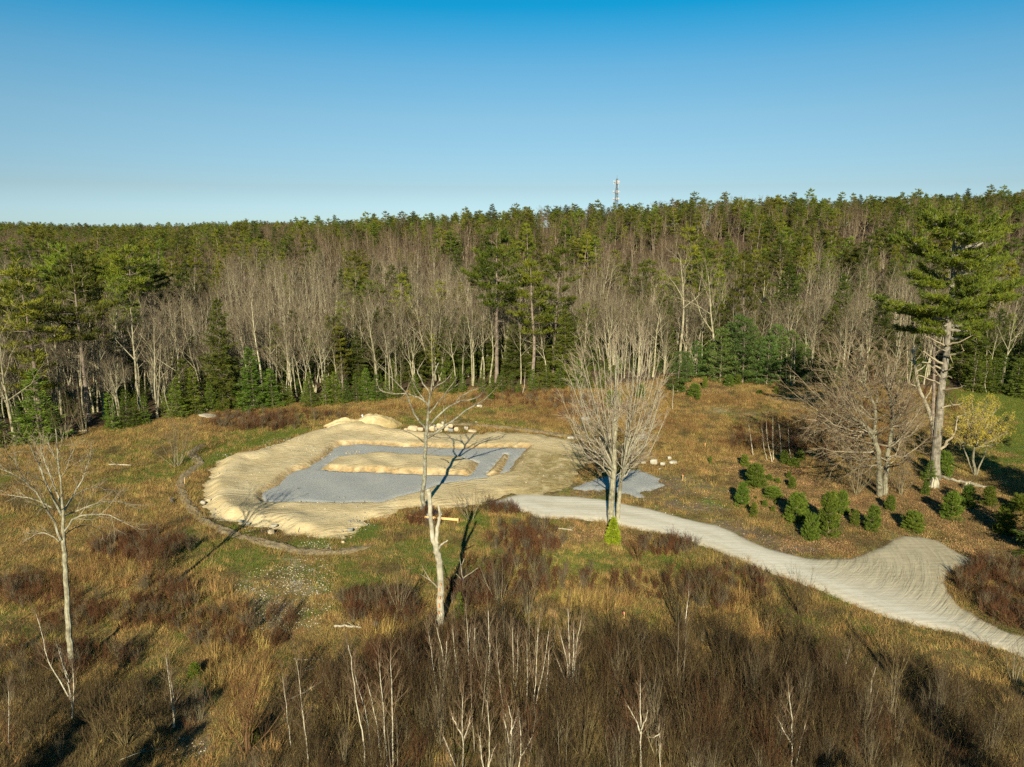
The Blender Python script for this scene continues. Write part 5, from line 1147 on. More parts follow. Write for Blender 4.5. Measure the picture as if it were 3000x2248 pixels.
BIR = [([[(1672, 2044), (1665, 1990), (1660, 1930), (1637, 1843)], [(1672, 2044), (1668, 1960), (1667, 1880), (1664, 1786)], [(1675, 2040), (1683, 1960), (1690, 1890), (1702, 1816)], [(1668, 2040), (1655, 1990), (1632, 1933)], [(1674, 2042), (1678, 1960), (1681, 1900), (1680, 1845)]], 'fan of five white birch stems rising from one foot in the middle of the thicket', 3.4),
 ([[(1069, 2262), (1065, 2168), (1051, 2095), (1040, 2032), (1031, 1951), (1020, 1890)]], 'tall curved white birch left of the centre bottom, leaning left at the top', 3),
 ([[(1089, 2230), (1080, 2150), (1069, 2073), (1050, 2020), (1038, 1975)]], 'white birch just right of the tall curved one', 2.6),
 ([[(1118, 2250), (1108, 2160), (1096, 2086), (1078, 2005)]], 'white birch leaning left between two others at the bottom', 2.6),
 ([[(1137, 2262), (1128, 2160), (1119, 2041), (1110, 1942)], [(1150, 2262), (1150, 2120), (1147, 1996), (1144, 1930)]], 'pair of white birch stems crossing near the bottom centre', 3),
 ([[(853, 2185), (843, 2110), (835, 2041), (828, 1985)]], 'thin white birch at the left end of the thicket', 2.2),
 ([[(902, 2240), (895, 2160), (884, 2060), (868, 1933)]], 'tall thin white birch second from the left end of the thicket', 2.4),
 ([[(1299, 2045), (1299, 1990), (1296, 1920), (1279, 1838)], [(1299, 2000), (1303, 1950), (1309, 1880)]], 'forked white birch directly below the pale snag', 3),
 ([[(1288, 2070), (1276, 2000), (1267, 1930), (1256, 1852)]], 'slender grey birch left of the forked one below the pale snag', 2),
 ([[(1353, 2045), (1342, 1980), (1333, 1920), (1326, 1843)]], 'white birch leaning left, right of the forked one below the pale snag', 2.6),
 ([[(1378, 2040), (1376, 1980), (1373, 1906), (1368, 1812)], [(1382, 2040), (1383, 1960), (1389, 1890), (1391, 1840)], [(1374, 2035), (1372, 1960), (1378, 1840)]], 'tight cluster of three upright white birch stems right of the pale snag', 2.8),
 ([[(1421, 2060), (1430, 1990), (1434, 1910), (1432, 1860), (1430, 1790)]], 'single upright white birch with slight bends right of the tight cluster', 3),
 ([[(1484, 2115), (1470, 2050), (1462, 1974), (1453, 1874)]], 'thin grey birch leaning left in the dark thicket', 2),
 ([[(1507, 2040), (1504, 1960), (1502, 1843)], [(1508, 2040), (1515, 1960), (1517, 1860)]], 'pair of thin pale birch stems right of the thin grey leaning one', 2.4),
 ([[(1541, 2090), (1544, 2000), (1545, 1960), (1543, 1890)]], 'single pale birch stem left of the curved group in the middle of the thicket', 2.4),
 ([[(1556, 2105), (1566, 2030), (1572, 1950), (1576, 1838)], [(1560, 2105), (1580, 2020), (1594, 1950), (1607, 1850)], [(1600, 2050), (1604, 1980), (1609, 1900)]], 'group of curved pale birch stems left of the white birch fan', 2.2),
 ([[(2005, 1874), (2004, 1845), (2012, 1790), (2018, 1733)]], 'lone short white birch beside a dark shrub below the driveway', 3),
 ([[(1877, 2262), (1878, 2180), (1877, 2086), (1876, 2003)], [(1877, 2150), (1860, 2105), (1840, 2070)], [(1878, 2140), (1890, 2110), (1898, 2080)]], 'bright white birch with forking side limbs at the bottom right of centre', 3.4),
 ([[(1934, 2262), (1933, 2190), (1930, 2125)], [(1932, 2150), (1915, 2160), (1900, 2160)]], 'short white birch at the bottom edge next to the bright forking one', 2.8),
 ([[(1355, 2262), (1356, 2180), (1354, 2109), (1358, 2032)], [(1356, 2160), (1335, 2120), (1322, 2090)], [(1356, 2170), (1372, 2130), (1378, 2100)], [(1340, 2262), (1320, 2210), (1300, 2160)]], 'white birch with open forks at the bottom edge centre left', 3.2),
 ([[(1430, 2262), (1434, 2180), (1430, 2086), (1424, 2050)], [(1418, 2262), (1410, 2200), (1402, 2150)], [(1428, 2262), (1440, 2220), (1450, 2190)]], 'white birch clump at the bottom edge centre', 3),
 ([[(1494, 2262), (1496, 2190), (1499, 2109), (1490, 2070)], [(1496, 2150), (1508, 2120), (1516, 2090)], [(1492, 2180), (1482, 2130), (1475, 2100)]], 'white birch with y shaped fork at the bottom edge', 3),
 ([[(1518, 2262), (1526, 2190), (1522, 2110)], [(1524, 2220), (1548, 2180), (1558, 2160)]], 'small white birch leaning right of the y shaped one at the bottom edge', 2.6),
 ([[(2319, 2262), (2320, 2180), (2321, 2109), (2310, 2030)], [(2330, 2262), (2342, 2190), (2360, 2120)], [(2320, 2180), (2300, 2150), (2280, 2110)]], 'pale forked birch standing alone at the bottom right', 3.4),
 ([[(2461, 2062), (2466, 2000), (2474, 1960), (2489, 1905)]], 'thin pale birch stem leaning right in the right half of the thicket', 2),
 ([[(2548, 2040), (2556, 1990), (2568, 1950)]], 'short thin pale stem leaning right next to the thin leaning birch', 1.6),
 ([[(212, 2108), (212, 2060), (196, 1990), (182, 1940), (165, 1885)], [(212, 2100), (215, 2040), (214, 1960)], [(200, 2040), (160, 1970), (140, 1930), (122, 1850), (106, 1800)], [(205, 2050), (200, 1990), (175, 1900)]], 'forked white birch at the foot of the tall leafless tree at the left', 3),
 ([[(509, 2132), (506, 2090), (500, 2030), (486, 1927)], [(511, 2130), (510, 2080), (508, 2040), (496, 1970)]], 'small white birch with two stems at the lower left', 2.6),
 ([[(25, 2184), (26, 2120), (27, 2016)]], 'thin white birch stem at the far left edge', 2.4)]
for st, lab, rp in BIR: birch(st, lab, None, rp)
MEAD = [([(2207, 1336), (2202, 1300), (2194, 1246)], 'first'), ([(2247, 1348), (2238, 1310), (2235, 1280), (2232, 1246)], 'second'), ([(2262, 1354), (2252, 1310), (2248, 1280), (2245, 1236)], 'third'), ([(2266, 1348), (2265, 1300), (2263, 1224)], 'fourth'), ([(2290, 1340), (2287, 1300), (2282, 1246)], 'fifth'), ([(2317, 1344), (2312, 1310), (2309, 1254)], 'sixth')]
for st, w_ in MEAD: birch([st], '%s thin white birch from the left in the meadow group before the broad bare tree' % w_, 'thin birches in the meadow', 1.6, 2, None, .2)
TH = [([(1582, 1230), (1578, 1190), (1581, 1140), (1580, 1105)][::1], 'thin pale sapling on the meadow')]
for pts, lab in [([(1970, 1200), (1972, 1160), (1972, 1128)], 'thin pale sapling on the meadow right of the budding maple'), ([(1532, 1155), (1537, 1120), (1538, 1090)], 'thin leaning pale sapling at the wood edge in the middle'), ([(2303, 1128), (2303, 1090), (2305, 1030)], 'thin white birch in front of the young pines'), ([(2318, 1130), (2316, 1100), (2320, 1050)], 'second thin white birch in front of the young pines'), ([(2326, 1128), (2328, 1060), (2330, 1000)], 'third tallest thin birch in front of the young pines'), ([(2380, 1110), (2380, 1050), (2378, 990)], 'pale sapling behind the crown of the broad bare tree'), ([(2890, 1150), (2885, 1120), (2895, 1085)], 'pale leaning sapling at the far edge of the green field')]:
    birch([pts], lab, None, 1.4, 2, None, .2)
#@@PART4
# ------------------------------------------------------------------ young pines and bushes in the right meadow
NB = [(2182, 1368, 34, 34, 'small round pine bush below the thin white birches'), (2211, 1430, 68, 68, 'round dark pine bush, upper of the two big ones left of the seedlings'), (2172, 1485, 62, 70, 'round pine bush, lower of the two big ones nearest the driveway bend'), (2255, 1410, 28, 18, 'low pine seedling just right of the upper round bush'),
  (2278, 1416, 20, 15, 'tiny pine seedling right of the low one'), (2321, 1434, 36, 34, 'small green pine at the right end of the seedlings'), (2312, 1402, 20, 20, 'tiny pine above the small green pine at the right of the seedlings'), (2263, 1461, 60, 32, 'wide low pine bush in the middle of the seedlings'), (2208, 1515, 36, 42, 'small upright pine below the wide low bush'), (2265, 1500, 18, 17, 'tiny seedling left of the two tallest meadow pines'), (2240, 1485, 18, 20, 'tiny seedling under the wide low bush'), (2273, 1480, 16, 13, 'smallest seedling above the tallest meadow pines'), (2215, 1463, 12, 9, 'minute green sprig between the two round bushes'),
  (2331, 1532, 74, 84, 'large dark green pine bush left of the tallest meadow pine'), (2426, 1572, 98, 126, 'tallest bright green meadow pine above the driveway'), (2466, 1512, 52, 70, 'green pine half hidden behind the tallest meadow pine'), (2374, 1582, 56, 78, 'small grey green pine in front of the tallest meadow pine'), (2502, 1542, 42, 48, 'half of a pine pair, the left one, right of the tallest meadow pine'), (2552, 1558, 56, 74, 'bushy olive green pine, right one of the pair right of the tallest'), (2673, 1556, 70, 56, 'low wide bright green pine above the turning area of the driveway'),
  (2787, 1524, 92, 78, 'large spreading green pine bush at the right, above the turning area'), (2836, 1490, 52, 66, 'dark pine rising behind the large spreading bush at the right'), (2940, 1570, 62, 86, 'pine bush casting a long dark shadow near the right edge'), (2605, 1498, 48, 46, 'pale green pine at the foot of the broad bare tree'), (2710, 1452, 30, 40, 'small yellowish pine below the giant old pine'), (2895, 1482, 44, 58, 'dim small pine in the shade right of the large spreading bush'), (2296, 1360, 40, 40, 'pine bush under the meadow birches, left of two'), (2325, 1368, 44, 26, 'low bright pine bush under the meadow birches, right of two'), (2345, 1350, 26, 32, 'dark little pine right of the meadow birches'),
  (2080, 1362, 14, 22, 'tiny green pine left of the meadow birches near the pink stake'), (2273, 1156, 20, 20, 'round little pine at the back of the sandy clearing'), (2225, 1160, 22, 14, 'low dark pine left of the round little one at the back of the clearing'), (2043, 1176, 22, 24, 'little round pine at the left of the sandy clearing'), (1990, 1150, 44, 44, 'round blue green pine bush at the left corner of the clearing'), (2035, 1166, 44, 40, 'second round pine bush at the left corner of the clearing'), (2065, 1140, 26, 34, 'small pine at the foot of the tall young pines'), (2135, 1136, 36, 34, 'pine bush in front of the tall young pines, left of two'), (2162, 1130, 26, 28, 'pine bush in front of the tall young pines, right of two'),
  (1385, 1185, 24, 24, 'small dark fir on the meadow above the boulder pile'), (1437, 1176, 30, 30, 'small dark conifer at the middle of the meadow edge'), (1795, 1196, 60, 50, 'grey green bush seen through the crown of the budding maple'), (1878, 1168, 50, 44, 'round green bush right behind the budding maple'), (570, 1984, 50, 44, 'small dark juniper alone in the brown grass at the lower left'), (1345, 1815, 50, 84, 'thin yellowish spruce right of the pale snag'), (1662, 2128, 32, 36, 'bright green seedling deep in the thicket'), (740, 2180, 50, 60, 'dark green bush at the left end of the thicket'), (2985, 1500, 60, 50, 'shaded pine sapling at the right edge'), (2760, 1395, 80, 74, 'pine sapling growing at the right foot of the giant old pine'), (2720, 1408, 60, 64, 'dark fir sapling at the left foot of the giant old pine')]
for i, (px, py, w, h, lab) in enumerate(NB):
    b_ = gp(px, py - h * .06); hm = h * m_per_px(b_.y, 1) * .97; wm = w * m_per_px(b_.y, 1) * .9
    thin = 'fir' in lab or 'spruce' in lab
    pr = PR['fir'][i % 3] if thin else PR['bush'][i % 3]
    s = hm / (5 if thin else 2)
    z = tz(b_.x, b_.y); nm = ('young_fir' if 'fir' in lab else 'young_spruce') if thin else 'young_pine'
    base_w = (2.6 if thin else 2.1) * s
    place(pr, nm, lab, 'young conifer', (b_.x, b_.y, z - .03), rng.uniform(0, 6.3), s, None, True, wm / base_w)
# the yellow-green little fir before the maple
tr, cr = fir(901, 2.3, .27, 20, 9, .17, -.15, .02, 1.3, 8, .03, .14, .8, .3)
p_ = dict(trunk=tr.build('small_fir_trunk', M['bark_pine']), crown=cr.build('small_fir_crown', [M['bark_pine'], M['bright_fir']]))
b_ = gp(1795, 1584); place(p_, 'small_fir', 'tiny bright yellow green fir at the foot of the budding maple', 'fir tree', (b_.x, b_.y, tz(b_.x, b_.y)), .4, 1.0)
# conifers at the right edge, whose shade falls on the field corner
for px, py, top, pi_, nm, lab in [(3065, 1640, 1360, 0, 'hemlock', 'dark hemlock cut by the right edge of the picture, only its boughs showing'), (3240, 1560, 1200, 1, 'hemlock', 'tall hemlock beyond the right edge of the picture'), (3380, 1640, 1050, 2, 'hemlock', 'taller hemlock beyond the right edge of the picture, its shade on the field')]:
    b_ = gp(px, py); h = at(px, top, b_.y).z; place(PR[nm][pi_], nm, lab, 'hemlock tree', (b_.x, b_.y, 0), 1.3 * pi_, h / 18, None, True, 1.1)

# conifers out of view: those left cast long shade, right ones added to darken
for i_, (x_, y_, h_, k_) in enumerate([(-27, 13, 13, 'hemlock'), (-20.5, 15, 12, 'pine'), (-33, 18, 12, 'hemlock'), (14, 12, 12, 'pine'), (22, 14, 12.5, 'hemlock'), (29, 18, 12, 'pine')]):
    place(PR[k_][i_ % 3], KIND[k_][0], 'conifer standing in front of the picture out of view, %s from the left' % ordinal(i_ + 1), KIND[k_][1], (x_, y_, 0), i_ * 1.1, h_ / HN[k_], None, False)

# ------------------------------------------------------------------ rocks
M['rock'] = mat_plain('tan_granite', (.50, .40, .24), (.36, .28, .16), 1.8, .85, .5); M['rock_w'] = mat_plain('pale_granite', (.44, .40, .30), (.30, .27, .19), 1.8, .85, .5); M['rock_g'] = mat_plain('grey_ledge', (.28, .28, .23), (.17, .17, .14), 1.5, .9, .6)
RK = [(1168, 1266, 14, 4, 'rock_w', 'flat pale stone left of the boulder row'), (1189, 1262, 12, 9, 'rock', 'small tan boulder at the left end of the row'), (1210, 1263, 32, 19, 'rock', 'largest tan boulder, broad and flat topped, in the row'), (1232, 1263, 18, 13, 'rock', 'rounded tan boulder right of the largest one'),
  (1265, 1264, 18, 19, 'rock', 'tan slab-sided boulder just right of the lichen tree trunk'), (1277, 1262, 10, 13, 'rock_w', 'grey white upright rock inside the pile'), (1286, 1254, 15, 18, 'rock', 'tall tan rock at the upper left of the pile'), (1296, 1256, 14, 17, 'rock', 'tan rock in the middle of the pile'), (1298, 1243, 9, 10, 'rock_w', 'small white rock on top of the pile'), (1309, 1252, 12, 14, 'rock_w', 'pale rock at the top middle of the pile'), (1309, 1264, 15, 13, 'rock', 'tan rock low in the front of the pile'), (1321, 1252, 15, 13, 'rock', 'tan rock at the upper right of the pile'), (1320, 1266, 17, 12, 'rock_g', 'greenish low rock at the front right of the pile'), (1337, 1264, 15, 15, 'rock', 'round tan boulder at the right end of the pile'), (1290, 1266, 13, 9, 'rock', 'low brown rock in front of the pile'), (1273, 1251, 9, 8, 'rock_g', 'small grey rock at the back left of the pile'),
  (1366, 1258, 13, 12, 'rock_w', 'white boulder with a dark side right of the pile'), (1384, 1264, 28, 9, 'rock', 'long flat tan slab next to the white boulder'), (1405, 1196, 18, 9, 'rock_w', 'pale stone in the rusty grass above the pile'), (1395, 1238, 6, 4, 'rock_w', 'tiny pale stone on the far berm'), (795, 1567, 20, 17, 'rock', 'round tan boulder on the front foot of the sand pad'), (1005, 1594, 10, 9, 'rock', 'small tan rock right of the stony patch before the pad'), (803, 1550, 22, 9, 'rock_w', 'flat pale rock just behind the round boulder'), (1715, 1234, 24, 15, 'rock_g', 'blue grey boulder left behind the budding maple'), (1880, 1294, 30, 24, 'rock_g', 'large blue grey boulder right behind the budding maple'), (1672, 1288, 22, 8, 'rock_w', 'long pale slab on the rear edge of the sand pad'), (1885, 1363, 15, 9, 'rock_w', 'leftmost of the loose rocks right of the maple'), (1915, 1365, 23, 19, 'rock_w', 'big pale rock among the loose rocks right of the maple'), (1941, 1368, 16, 12, 'rock_w', 'rounded white rock among the loose rocks right of the maple'), (1961, 1352, 12, 12, 'rock_w', 'upright pale rock behind the long one right of the maple'), (1972, 1363, 26, 10, 'rock_w', 'long pale rock, rightmost of the loose rocks'),
  (611, 1220, 60, 6, 'rock_w', 'flat white ledge at the foot of the wood on the left'), (690, 1225, 32, 6, 'rock_g', 'flat grey ledge right of the white one'), (705, 1536, 14, 8, 'rock_g', 'grey rock on the front left edge of the pad'), (728, 1543, 12, 7, 'rock_g', 'grey rock next to another on the front left edge of the pad'), (1027, 1563, 16, 9, 'rock_g', 'grey flat rock on the front right corner of the pad'), (595, 1480, 16, 12, 'rock_w', 'pale rock at the left corner of the pad'), (612, 1473, 14, 10, 'rock', 'tan rock at the left corner of the pad'), (1933, 1378, 8, 3, 'rock_w', 'tiny white stone below the loose rocks')]
for i, (px, py, w, h, mt, lab) in enumerate(RK):
    b_ = gp(px, py - h * .1); mp_ = m_per_px(b_.y, 0); a = w * mp_ / 2 * 1.12; c = h * mp_ / 2 * 1.1
    me = rock_mesh(i + 3, (a, max(a * .62, c * .7), c)); me.materials.append(M[mt]); o = link('boulder' if w > 12 else 'stone', me)
    on_pad = py > 1262 and inside(PAD, np.array([b_.x]), np.array([b_.y]))[0]
    z0 = {1286: .35, 1296: .3, 1298: .95, 1309: .45, 1321: .5}.get(px, 0) if py < 1258 else 0
    b2 = gp(px, py, z0 + (PADH * .5 if on_pad else 0)) if z0 else b_
    o.location = (b2.x, b2.y, tz(b2.x, b2.y) + c * .62 + z0 + (PADH * .5 if on_pad else 0)); o.rotation_euler = (rng.normal(0, .08), rng.normal(0, .08), rng.uniform(-.4, .4)); tag(o, lab, 'rock')
for me in [o.data for o in COL.objects if o.name.startswith(('boulder', 'stone'))]: pass

# soil pile at the back of the pad (two humps)
def mound(name, label, px, py, wpx, hpx, mat, seed, deep=.5):
    b_ = gp(px, py); m_ = m_per_px(b_.y, 1); a = wpx * m_ / 2; hgt = hpx * m_; n = 46
    V = []; F = []
    for j in range(n):
        for i in range(n):
            u = -1.15 + 2.3 * i / (n - 1); v = -1.15 + 2.3 * j / (n - 1); r = math.hypot(u, v)
            w_ = noise.fractal(Vector((u * 2 + seed, v * 2, seed)), .8, 2, 5); rr = r * (1 + .22 * noise.noise(Vector((math.atan2(v, u) * 1.1, seed, 2)))) 
            z = max(0, 1 - rr ** 2.4) ** .8 if rr < 1 else 0
            ridge = 1 + .35 * noise.noise(Vector((u * 1.6 + seed * 3, v * .9, 1)))
            z = z * hgt * ridge * (1 + .18 * w_) + .06 * w_ * (rr < 1) - (.25 if rr >= 1 else .02)
            V.append((u * a, v * a * deep, z))
    for j in range(n - 1):
        for i in range(n - 1): F.append((j * n + i, j * n + i + 1, (j + 1) * n + i + 1, (j + 1) * n + i))
    me = bpy.data.meshes.new(name); me.from_pydata(V, [], F); me.polygons.foreach_set('use_smooth', np.ones(len(F), bool)); me.materials.append(mat); me.update()
    o = link(name, me); o.location = (b_.x, b_.y, tz(b_.x, b_.y)); return tag(o, label, 'soil pile')
M['soil'] = mat_plain('pale_sandy_soil', (.44, .37, .16), (.33, .27, .11), 1.6, .95, 1.0)
mound('soil_pile', 'tall pale soil pile at the back edge of the sand pad', 1105, 1247, 150, 33, M['sand'], 3, .5)
mound('soil_pile', 'lower soil pile left of the tall one at the back of the sand pad', 1022, 1251, 140, 23, M['sand'], 8, .45)
# a rusty weed clump row is stuff below; white post on the pile
mb = MB(); q, r = trace([(1066, 1232), (1061, 1216)], gp(1066, 1240).y, (2.2, 2.2)); mb.tube(q, r, 8); o = link('white_pipe', mb.build('white_pipe', mat_plain('white_plastic', (.8, .8, .78), (.75, .75, .72), 4, .4, 0))); tag(o, 'short white pipe sticking up between the two soil piles', 'pipe')

# mulch berms round the pad
M['mulch'] = mat_plain('bark_mulch', (.25, .20, .11), (.13, .10, .05), 7, .95, 1.0)
def berm(name, label, PX, w, h):
    pts = [gp(x, y) for x, y in PX]; P = []; 
    for i in range(len(pts) - 1):
        k = max(1, int((pts[i + 1] - pts[i]).length / .35))
        for q in range(k): P.append(pts[i].lerp(pts[i + 1], q / k))
    P.append(pts[-1]); V = []; F = []; nc = 11
    for i, p in enumerate(P):
        a = P[max(i - 2, 0)]; b = P[min(i + 2, len(P) - 1)]; t = (b - a).normalized(); n_ = Vector((-t.y, t.x, 0))
        e = min(1, i / 5, (len(P) - 1 - i) / 5)
        for j in range(nc):
            u = -1 + 2 * j / (nc - 1); ww = w * (1 + .25 * noise.noise(p * .4)) * (.5 + .5 * e)
            z = h * (1 - u * u) * e * (1 + .5 * noise.noise(p * .9)) + .2 * noise.fractal(Vector((p.x * 3 + u * 2, p.y * 3, u)), .8, 2, 4) * (abs(u) < .95) - .06 * (abs(u) > .95)
            c = p + n_ * u * ww; V.append((c.x, c.y, tz(c.x, c.y) + z))
    for i in range(len(P) - 1):
        for j in range(nc - 1): F.append((i * nc + j, i * nc + j + 1, (i + 1) * nc + j + 1, (i + 1) * nc + j))
    me = bpy.data.meshes.new(name); me.from_pydata(V, [], F); me.polygons.foreach_set('use_smooth', np.ones(len(F), bool)); me.materials.append(M['mulch']); me.update()
    tag(link(name, me), label, 'berm')
berm('mulch_berm', 'curved brown mulch berm around the front and left of the sand pad', BERM_PX, .6, .16)
berm('mulch_berm', 'thin straight brown mulch berm behind the sand pad', BERM2_PX, .7, .15)

# ------------------------------------------------------------------ small man-made things
M['lumber'] = mat_plain('fresh_lumber', (.72, .46, .17), (.62, .38, .13), 3, .7, .1); M['pink'] = mat_plain('pink_paint', (.75, .10, .16), None, 3, .6, 0); M['redp'] = mat_plain('orange_red_paint', (.7, .10, .04), None, 3, .6, 0)
a = gp(1199, 1511, .5); b = gp(1343, 1523, .5); dv = (b - a); L = dv.length; mid = (a + b) / 2
o = empty('wooden_board', (mid.x, mid.y, 0)); o.rotation_euler = (0, 0, math.atan2(dv.y, dv.x)); tag(o, 'long fresh yellow board laid level behind the pale snag', 'board')
mb = MB(); mb.box((0, 0, .5), L, .05, .22); link('board', mb.build('board', M['lumber']), o)
for s_ in (-1, 1):
    mb = MB(); mb.box((s_ * (L / 2 - .06), .05, .33), .05, .04, .68); link('stake', mb.build('stake', M['redp'] if s_ < 0 else M['lumber']), o)
M['dark'] = mat_plain('dark_cloth', (.03, .032, .038), (.015, .015, .02), 3, .8, .4); M['white'] = mat_plain('white_sheet', (.75, .76, .78), (.6, .62, .66), 3, .6, .4); M['blue'] = mat_plain('blue_plastic', (.05, .14, .40), None, 3, .4, 0)
for px, py, w, h, mt, nm, lab, ct in [(1273, 1511, 22, 18, 'dark', 'dark_bag', 'dark lumpy bag lying behind the yellow board', 'bag'), (1254, 1514, 13, 10, 'white', 'white_sack', 'white sack beside the dark bag at the board', 'sack'), (1252, 1524, 9, 7, 'blue', 'blue_container', 'small blue container below the white sack', 'container'), (1292, 1512, 7, 9, 'white', 'white_bucket', 'small pale bucket right of the dark bag', 'bucket')]:
    b_ = gp(px, py); m_ = m_per_px(b_.y, 0); me = rock_mesh(px % 17, (w * m_ / 2, w * m_ / 2.6, h * m_ / 2), 3, .12); me.materials.append(M[mt]); o = link(nm, me); o.location = (b_.x, b_.y, h * m_ * .45); tag(o, lab, ct)
# survey stakes
for px, py, top, mt, nm, lab in [(2000, 1410, 1392, 'pink', 'survey_stake', 'short stake with pink ribbon on the brown earth right of the gravel patch'), (2065, 1316, 1300, 'pink', 'survey_stake', 'pink ribboned stake in the meadow left of the thin birches'), (872, 1565, 1545, 'lumber', 'survey_stake', 'thin wooden stake at the front edge of the sand pad'), (542, 1420, 1396, 'lumber', 'survey_stake', 'wooden stake in the mulch berm at the left'), (1828, 1815, 1794, 'pink', 'survey_stake', 'pink flagged stake at the top of the brown thicket')]:
    b_ = gp(px, py); h = at(px, top, b_.y).z; o = empty(nm, (b_.x, b_.y, tz(b_.x, b_.y))); tag(o, lab, 'stake')
    mb = MB(); mb.box((0, 0, h / 2 - .05), .045, .045, h); link('stake_post', mb.build('stake_post', M['lumber']), o)
    if mt == 'pink':
        mb = MB()
        for k_ in range(3): mb.box((.02 * k_ - .02, .03, h * .85 - .07 * k_), .09, .02, .09, .5 * k_)
        link('ribbon', mb.build('ribbon', M['pink']), o)
# blue painted forked sapling
tr = MB(); bl = MB(); rg = np.random.default_rng(3); Y = ground_y(1357, 1728)
q, r = trace([(1357, 1730), (1358, 1712), (1357, 1695)], Y, (2.4, 2.2)); bl.tube(q, r, 6)
for pts in [[(1357, 1696), (1352, 1670), (1349, 1650), (1347, 1635)], [(1358, 1694), (1372, 1684), (1388, 1672), (1400, 1664)], [(1357, 1705), (1345, 1690), (1336, 1682)], [(1350, 1660), (1356, 1648), (1360, 1636)]]:
    q, r = trace(pts, Y, (1.8, .8), rg.uniform(-.5, .5)); q, r = densify(q, r, 2, .15, rg); tr.tube(q, r, 5, .1)
finish_tree('painted_sapling', 'forked dead sapling with a blue painted stem in the shadow of the pale snag', 'sapling', gp(1357, 1728), [('branches', tr, M['dead']), ('painted_stem', bl, M['blue'])])

# fallen logs and stumps
LOGS = [([(980, 1836), (1010, 1834), (1040, 1838), (1058, 1838)], 3.6, 'debarked', 'pale birch log lying in the brown grass left of the thicket'), ([(835, 2046), (880, 2030), (920, 2005), (960, 1985)], 2.6, 'dead', 'long brown fallen pole sloping up in the grass left of the birches'), ([(950, 2031), (985, 2038), (1016, 2044)], 2.6, 'dead', 'short grey fallen log left of the curved birches'), ([(170, 1287), (195, 1276), (230, 1266), (262, 1262)], 3.4, 'dead', 'tan fallen log along the meadow edge at the left'), ([(320, 1362), (350, 1361), (385, 1362)], 2.2, 'debarked', 'thin pale log on the green grass left of the many-stemmed shrub'),
  ([(2760, 1395), (2790, 1404), (2830, 1412), (2870, 1422), (2895, 1426)], 4.6, 'dead', 'long weathered log lying right of the giant old pine'), ([(2830, 1428), (2835, 1412), (2845, 1411), (2880, 1420), (2920, 1432)], 2.6, 'dead', 'crooked dead branch over the end of the weathered log'), ([(1155, 1892), (1185, 1895), (1225, 1903)], 2.0, 'dead', 'thin grey fallen stem left of the birches under the snag'), ([(1635, 1546), (1655, 1547), (1678, 1549)], 1.6, 'debarked', 'short pale log left of the tiny yellow green fir'), ([(2268, 1308), (2290, 1306), (2316, 1308)], 1.6, 'debarked', 'white fallen stem lying behind the meadow birches'), ([(860, 1928), (900, 1930), (935, 1928), (960, 1938)], 1.4, 'dead', 'thin bent fallen stem in the tan grass at the lower left centre'), ([(868, 1966), (900, 1960), (925, 1954)], 1.4, 'dead', 'thin straight fallen stem under the bent one'), ([(350, 2222), (385, 2207), (430, 2196), (486, 2186)], 1.6, 'dead', 'thin fallen pole in the shade at the bottom left')]
for pts, rp, mt, lab in LOGS:
    mb = MB(); q = [np.array(gp(x, y, .12)) for x, y in pts]; r = [rp * m_per_px(p[1], 0) * (1 - .45 * i / len(q)) for i, p in enumerate(q)]
    for i, p in enumerate(q): p[2] = tz(p[0], p[1]) + r[i] * .8 + .06
    q, r = densify(q, r, 3, .15, rg); mb.tube(q, r, 7)
    for k_ in range(3):
        j = rg.integers(1, len(q) - 1); e = q[j] + np.array([rg.normal(0, .3), rg.normal(0, .3), rg.uniform(.2, .5)]); mb.tube([q[j], e], [r[j] * .4, .01], 4)
    tag(link('fallen_log', mb.build('fallen_log', M[mt])), lab, 'log')
M['char'] = mat_plain('rotten_stump', (.10, .08, .06), (.03, .025, .02), 3, .95, .8)
for px, py, w, h, mt, lab in [(1102, 1842, 20, 34, 'char', 'dark hollow broken stump in the straw left of the thicket'), (504, 1472, 12, 18, 'char', 'small dark stump left of the mulch berm'), (2737, 1424, 26, 30, 'debarked', 'splintered pale stump in front of the giant old pine'), (2832, 1430, 18, 24, 'dead', 'broken grey stump by the weathered log'), (592, 1208, 40, 16, 'dead', 'upturned root ball at the foot of the wood on the left')]:
    b_ = gp(px, py); m_ = m_per_px(b_.y, 0); mb = MB(); a = w * m_ / 2; hh = h * m_
    for k_ in range(9):
        az = k_ * .7; p0 = np.array([math.cos(az), math.sin(az), 0]) * a * .6; mb.tube([p0 + [0, 0, -.1], p0 * .95 + [0, 0, hh * .5], p0 * .9 + [0, 0, hh * rg.uniform(.55, 1)]], [a * .42, a * .36, a * .12], 6)
    for k_ in range(6):
        az = k_ * 1.05; p0 = np.array([math.cos(az), math.sin(az), 0]); mb.tube([p0 * a * .5 + [0, 0, .15], p0 * a * 1.6 + [0, 0, -.05]], [a * .25, a * .06], 5)
    o = link('stump', mb.build('stump', M[mt])); o.location = (b_.x, b_.y, tz(b_.x, b_.y)); tag(o, lab, 'stump')

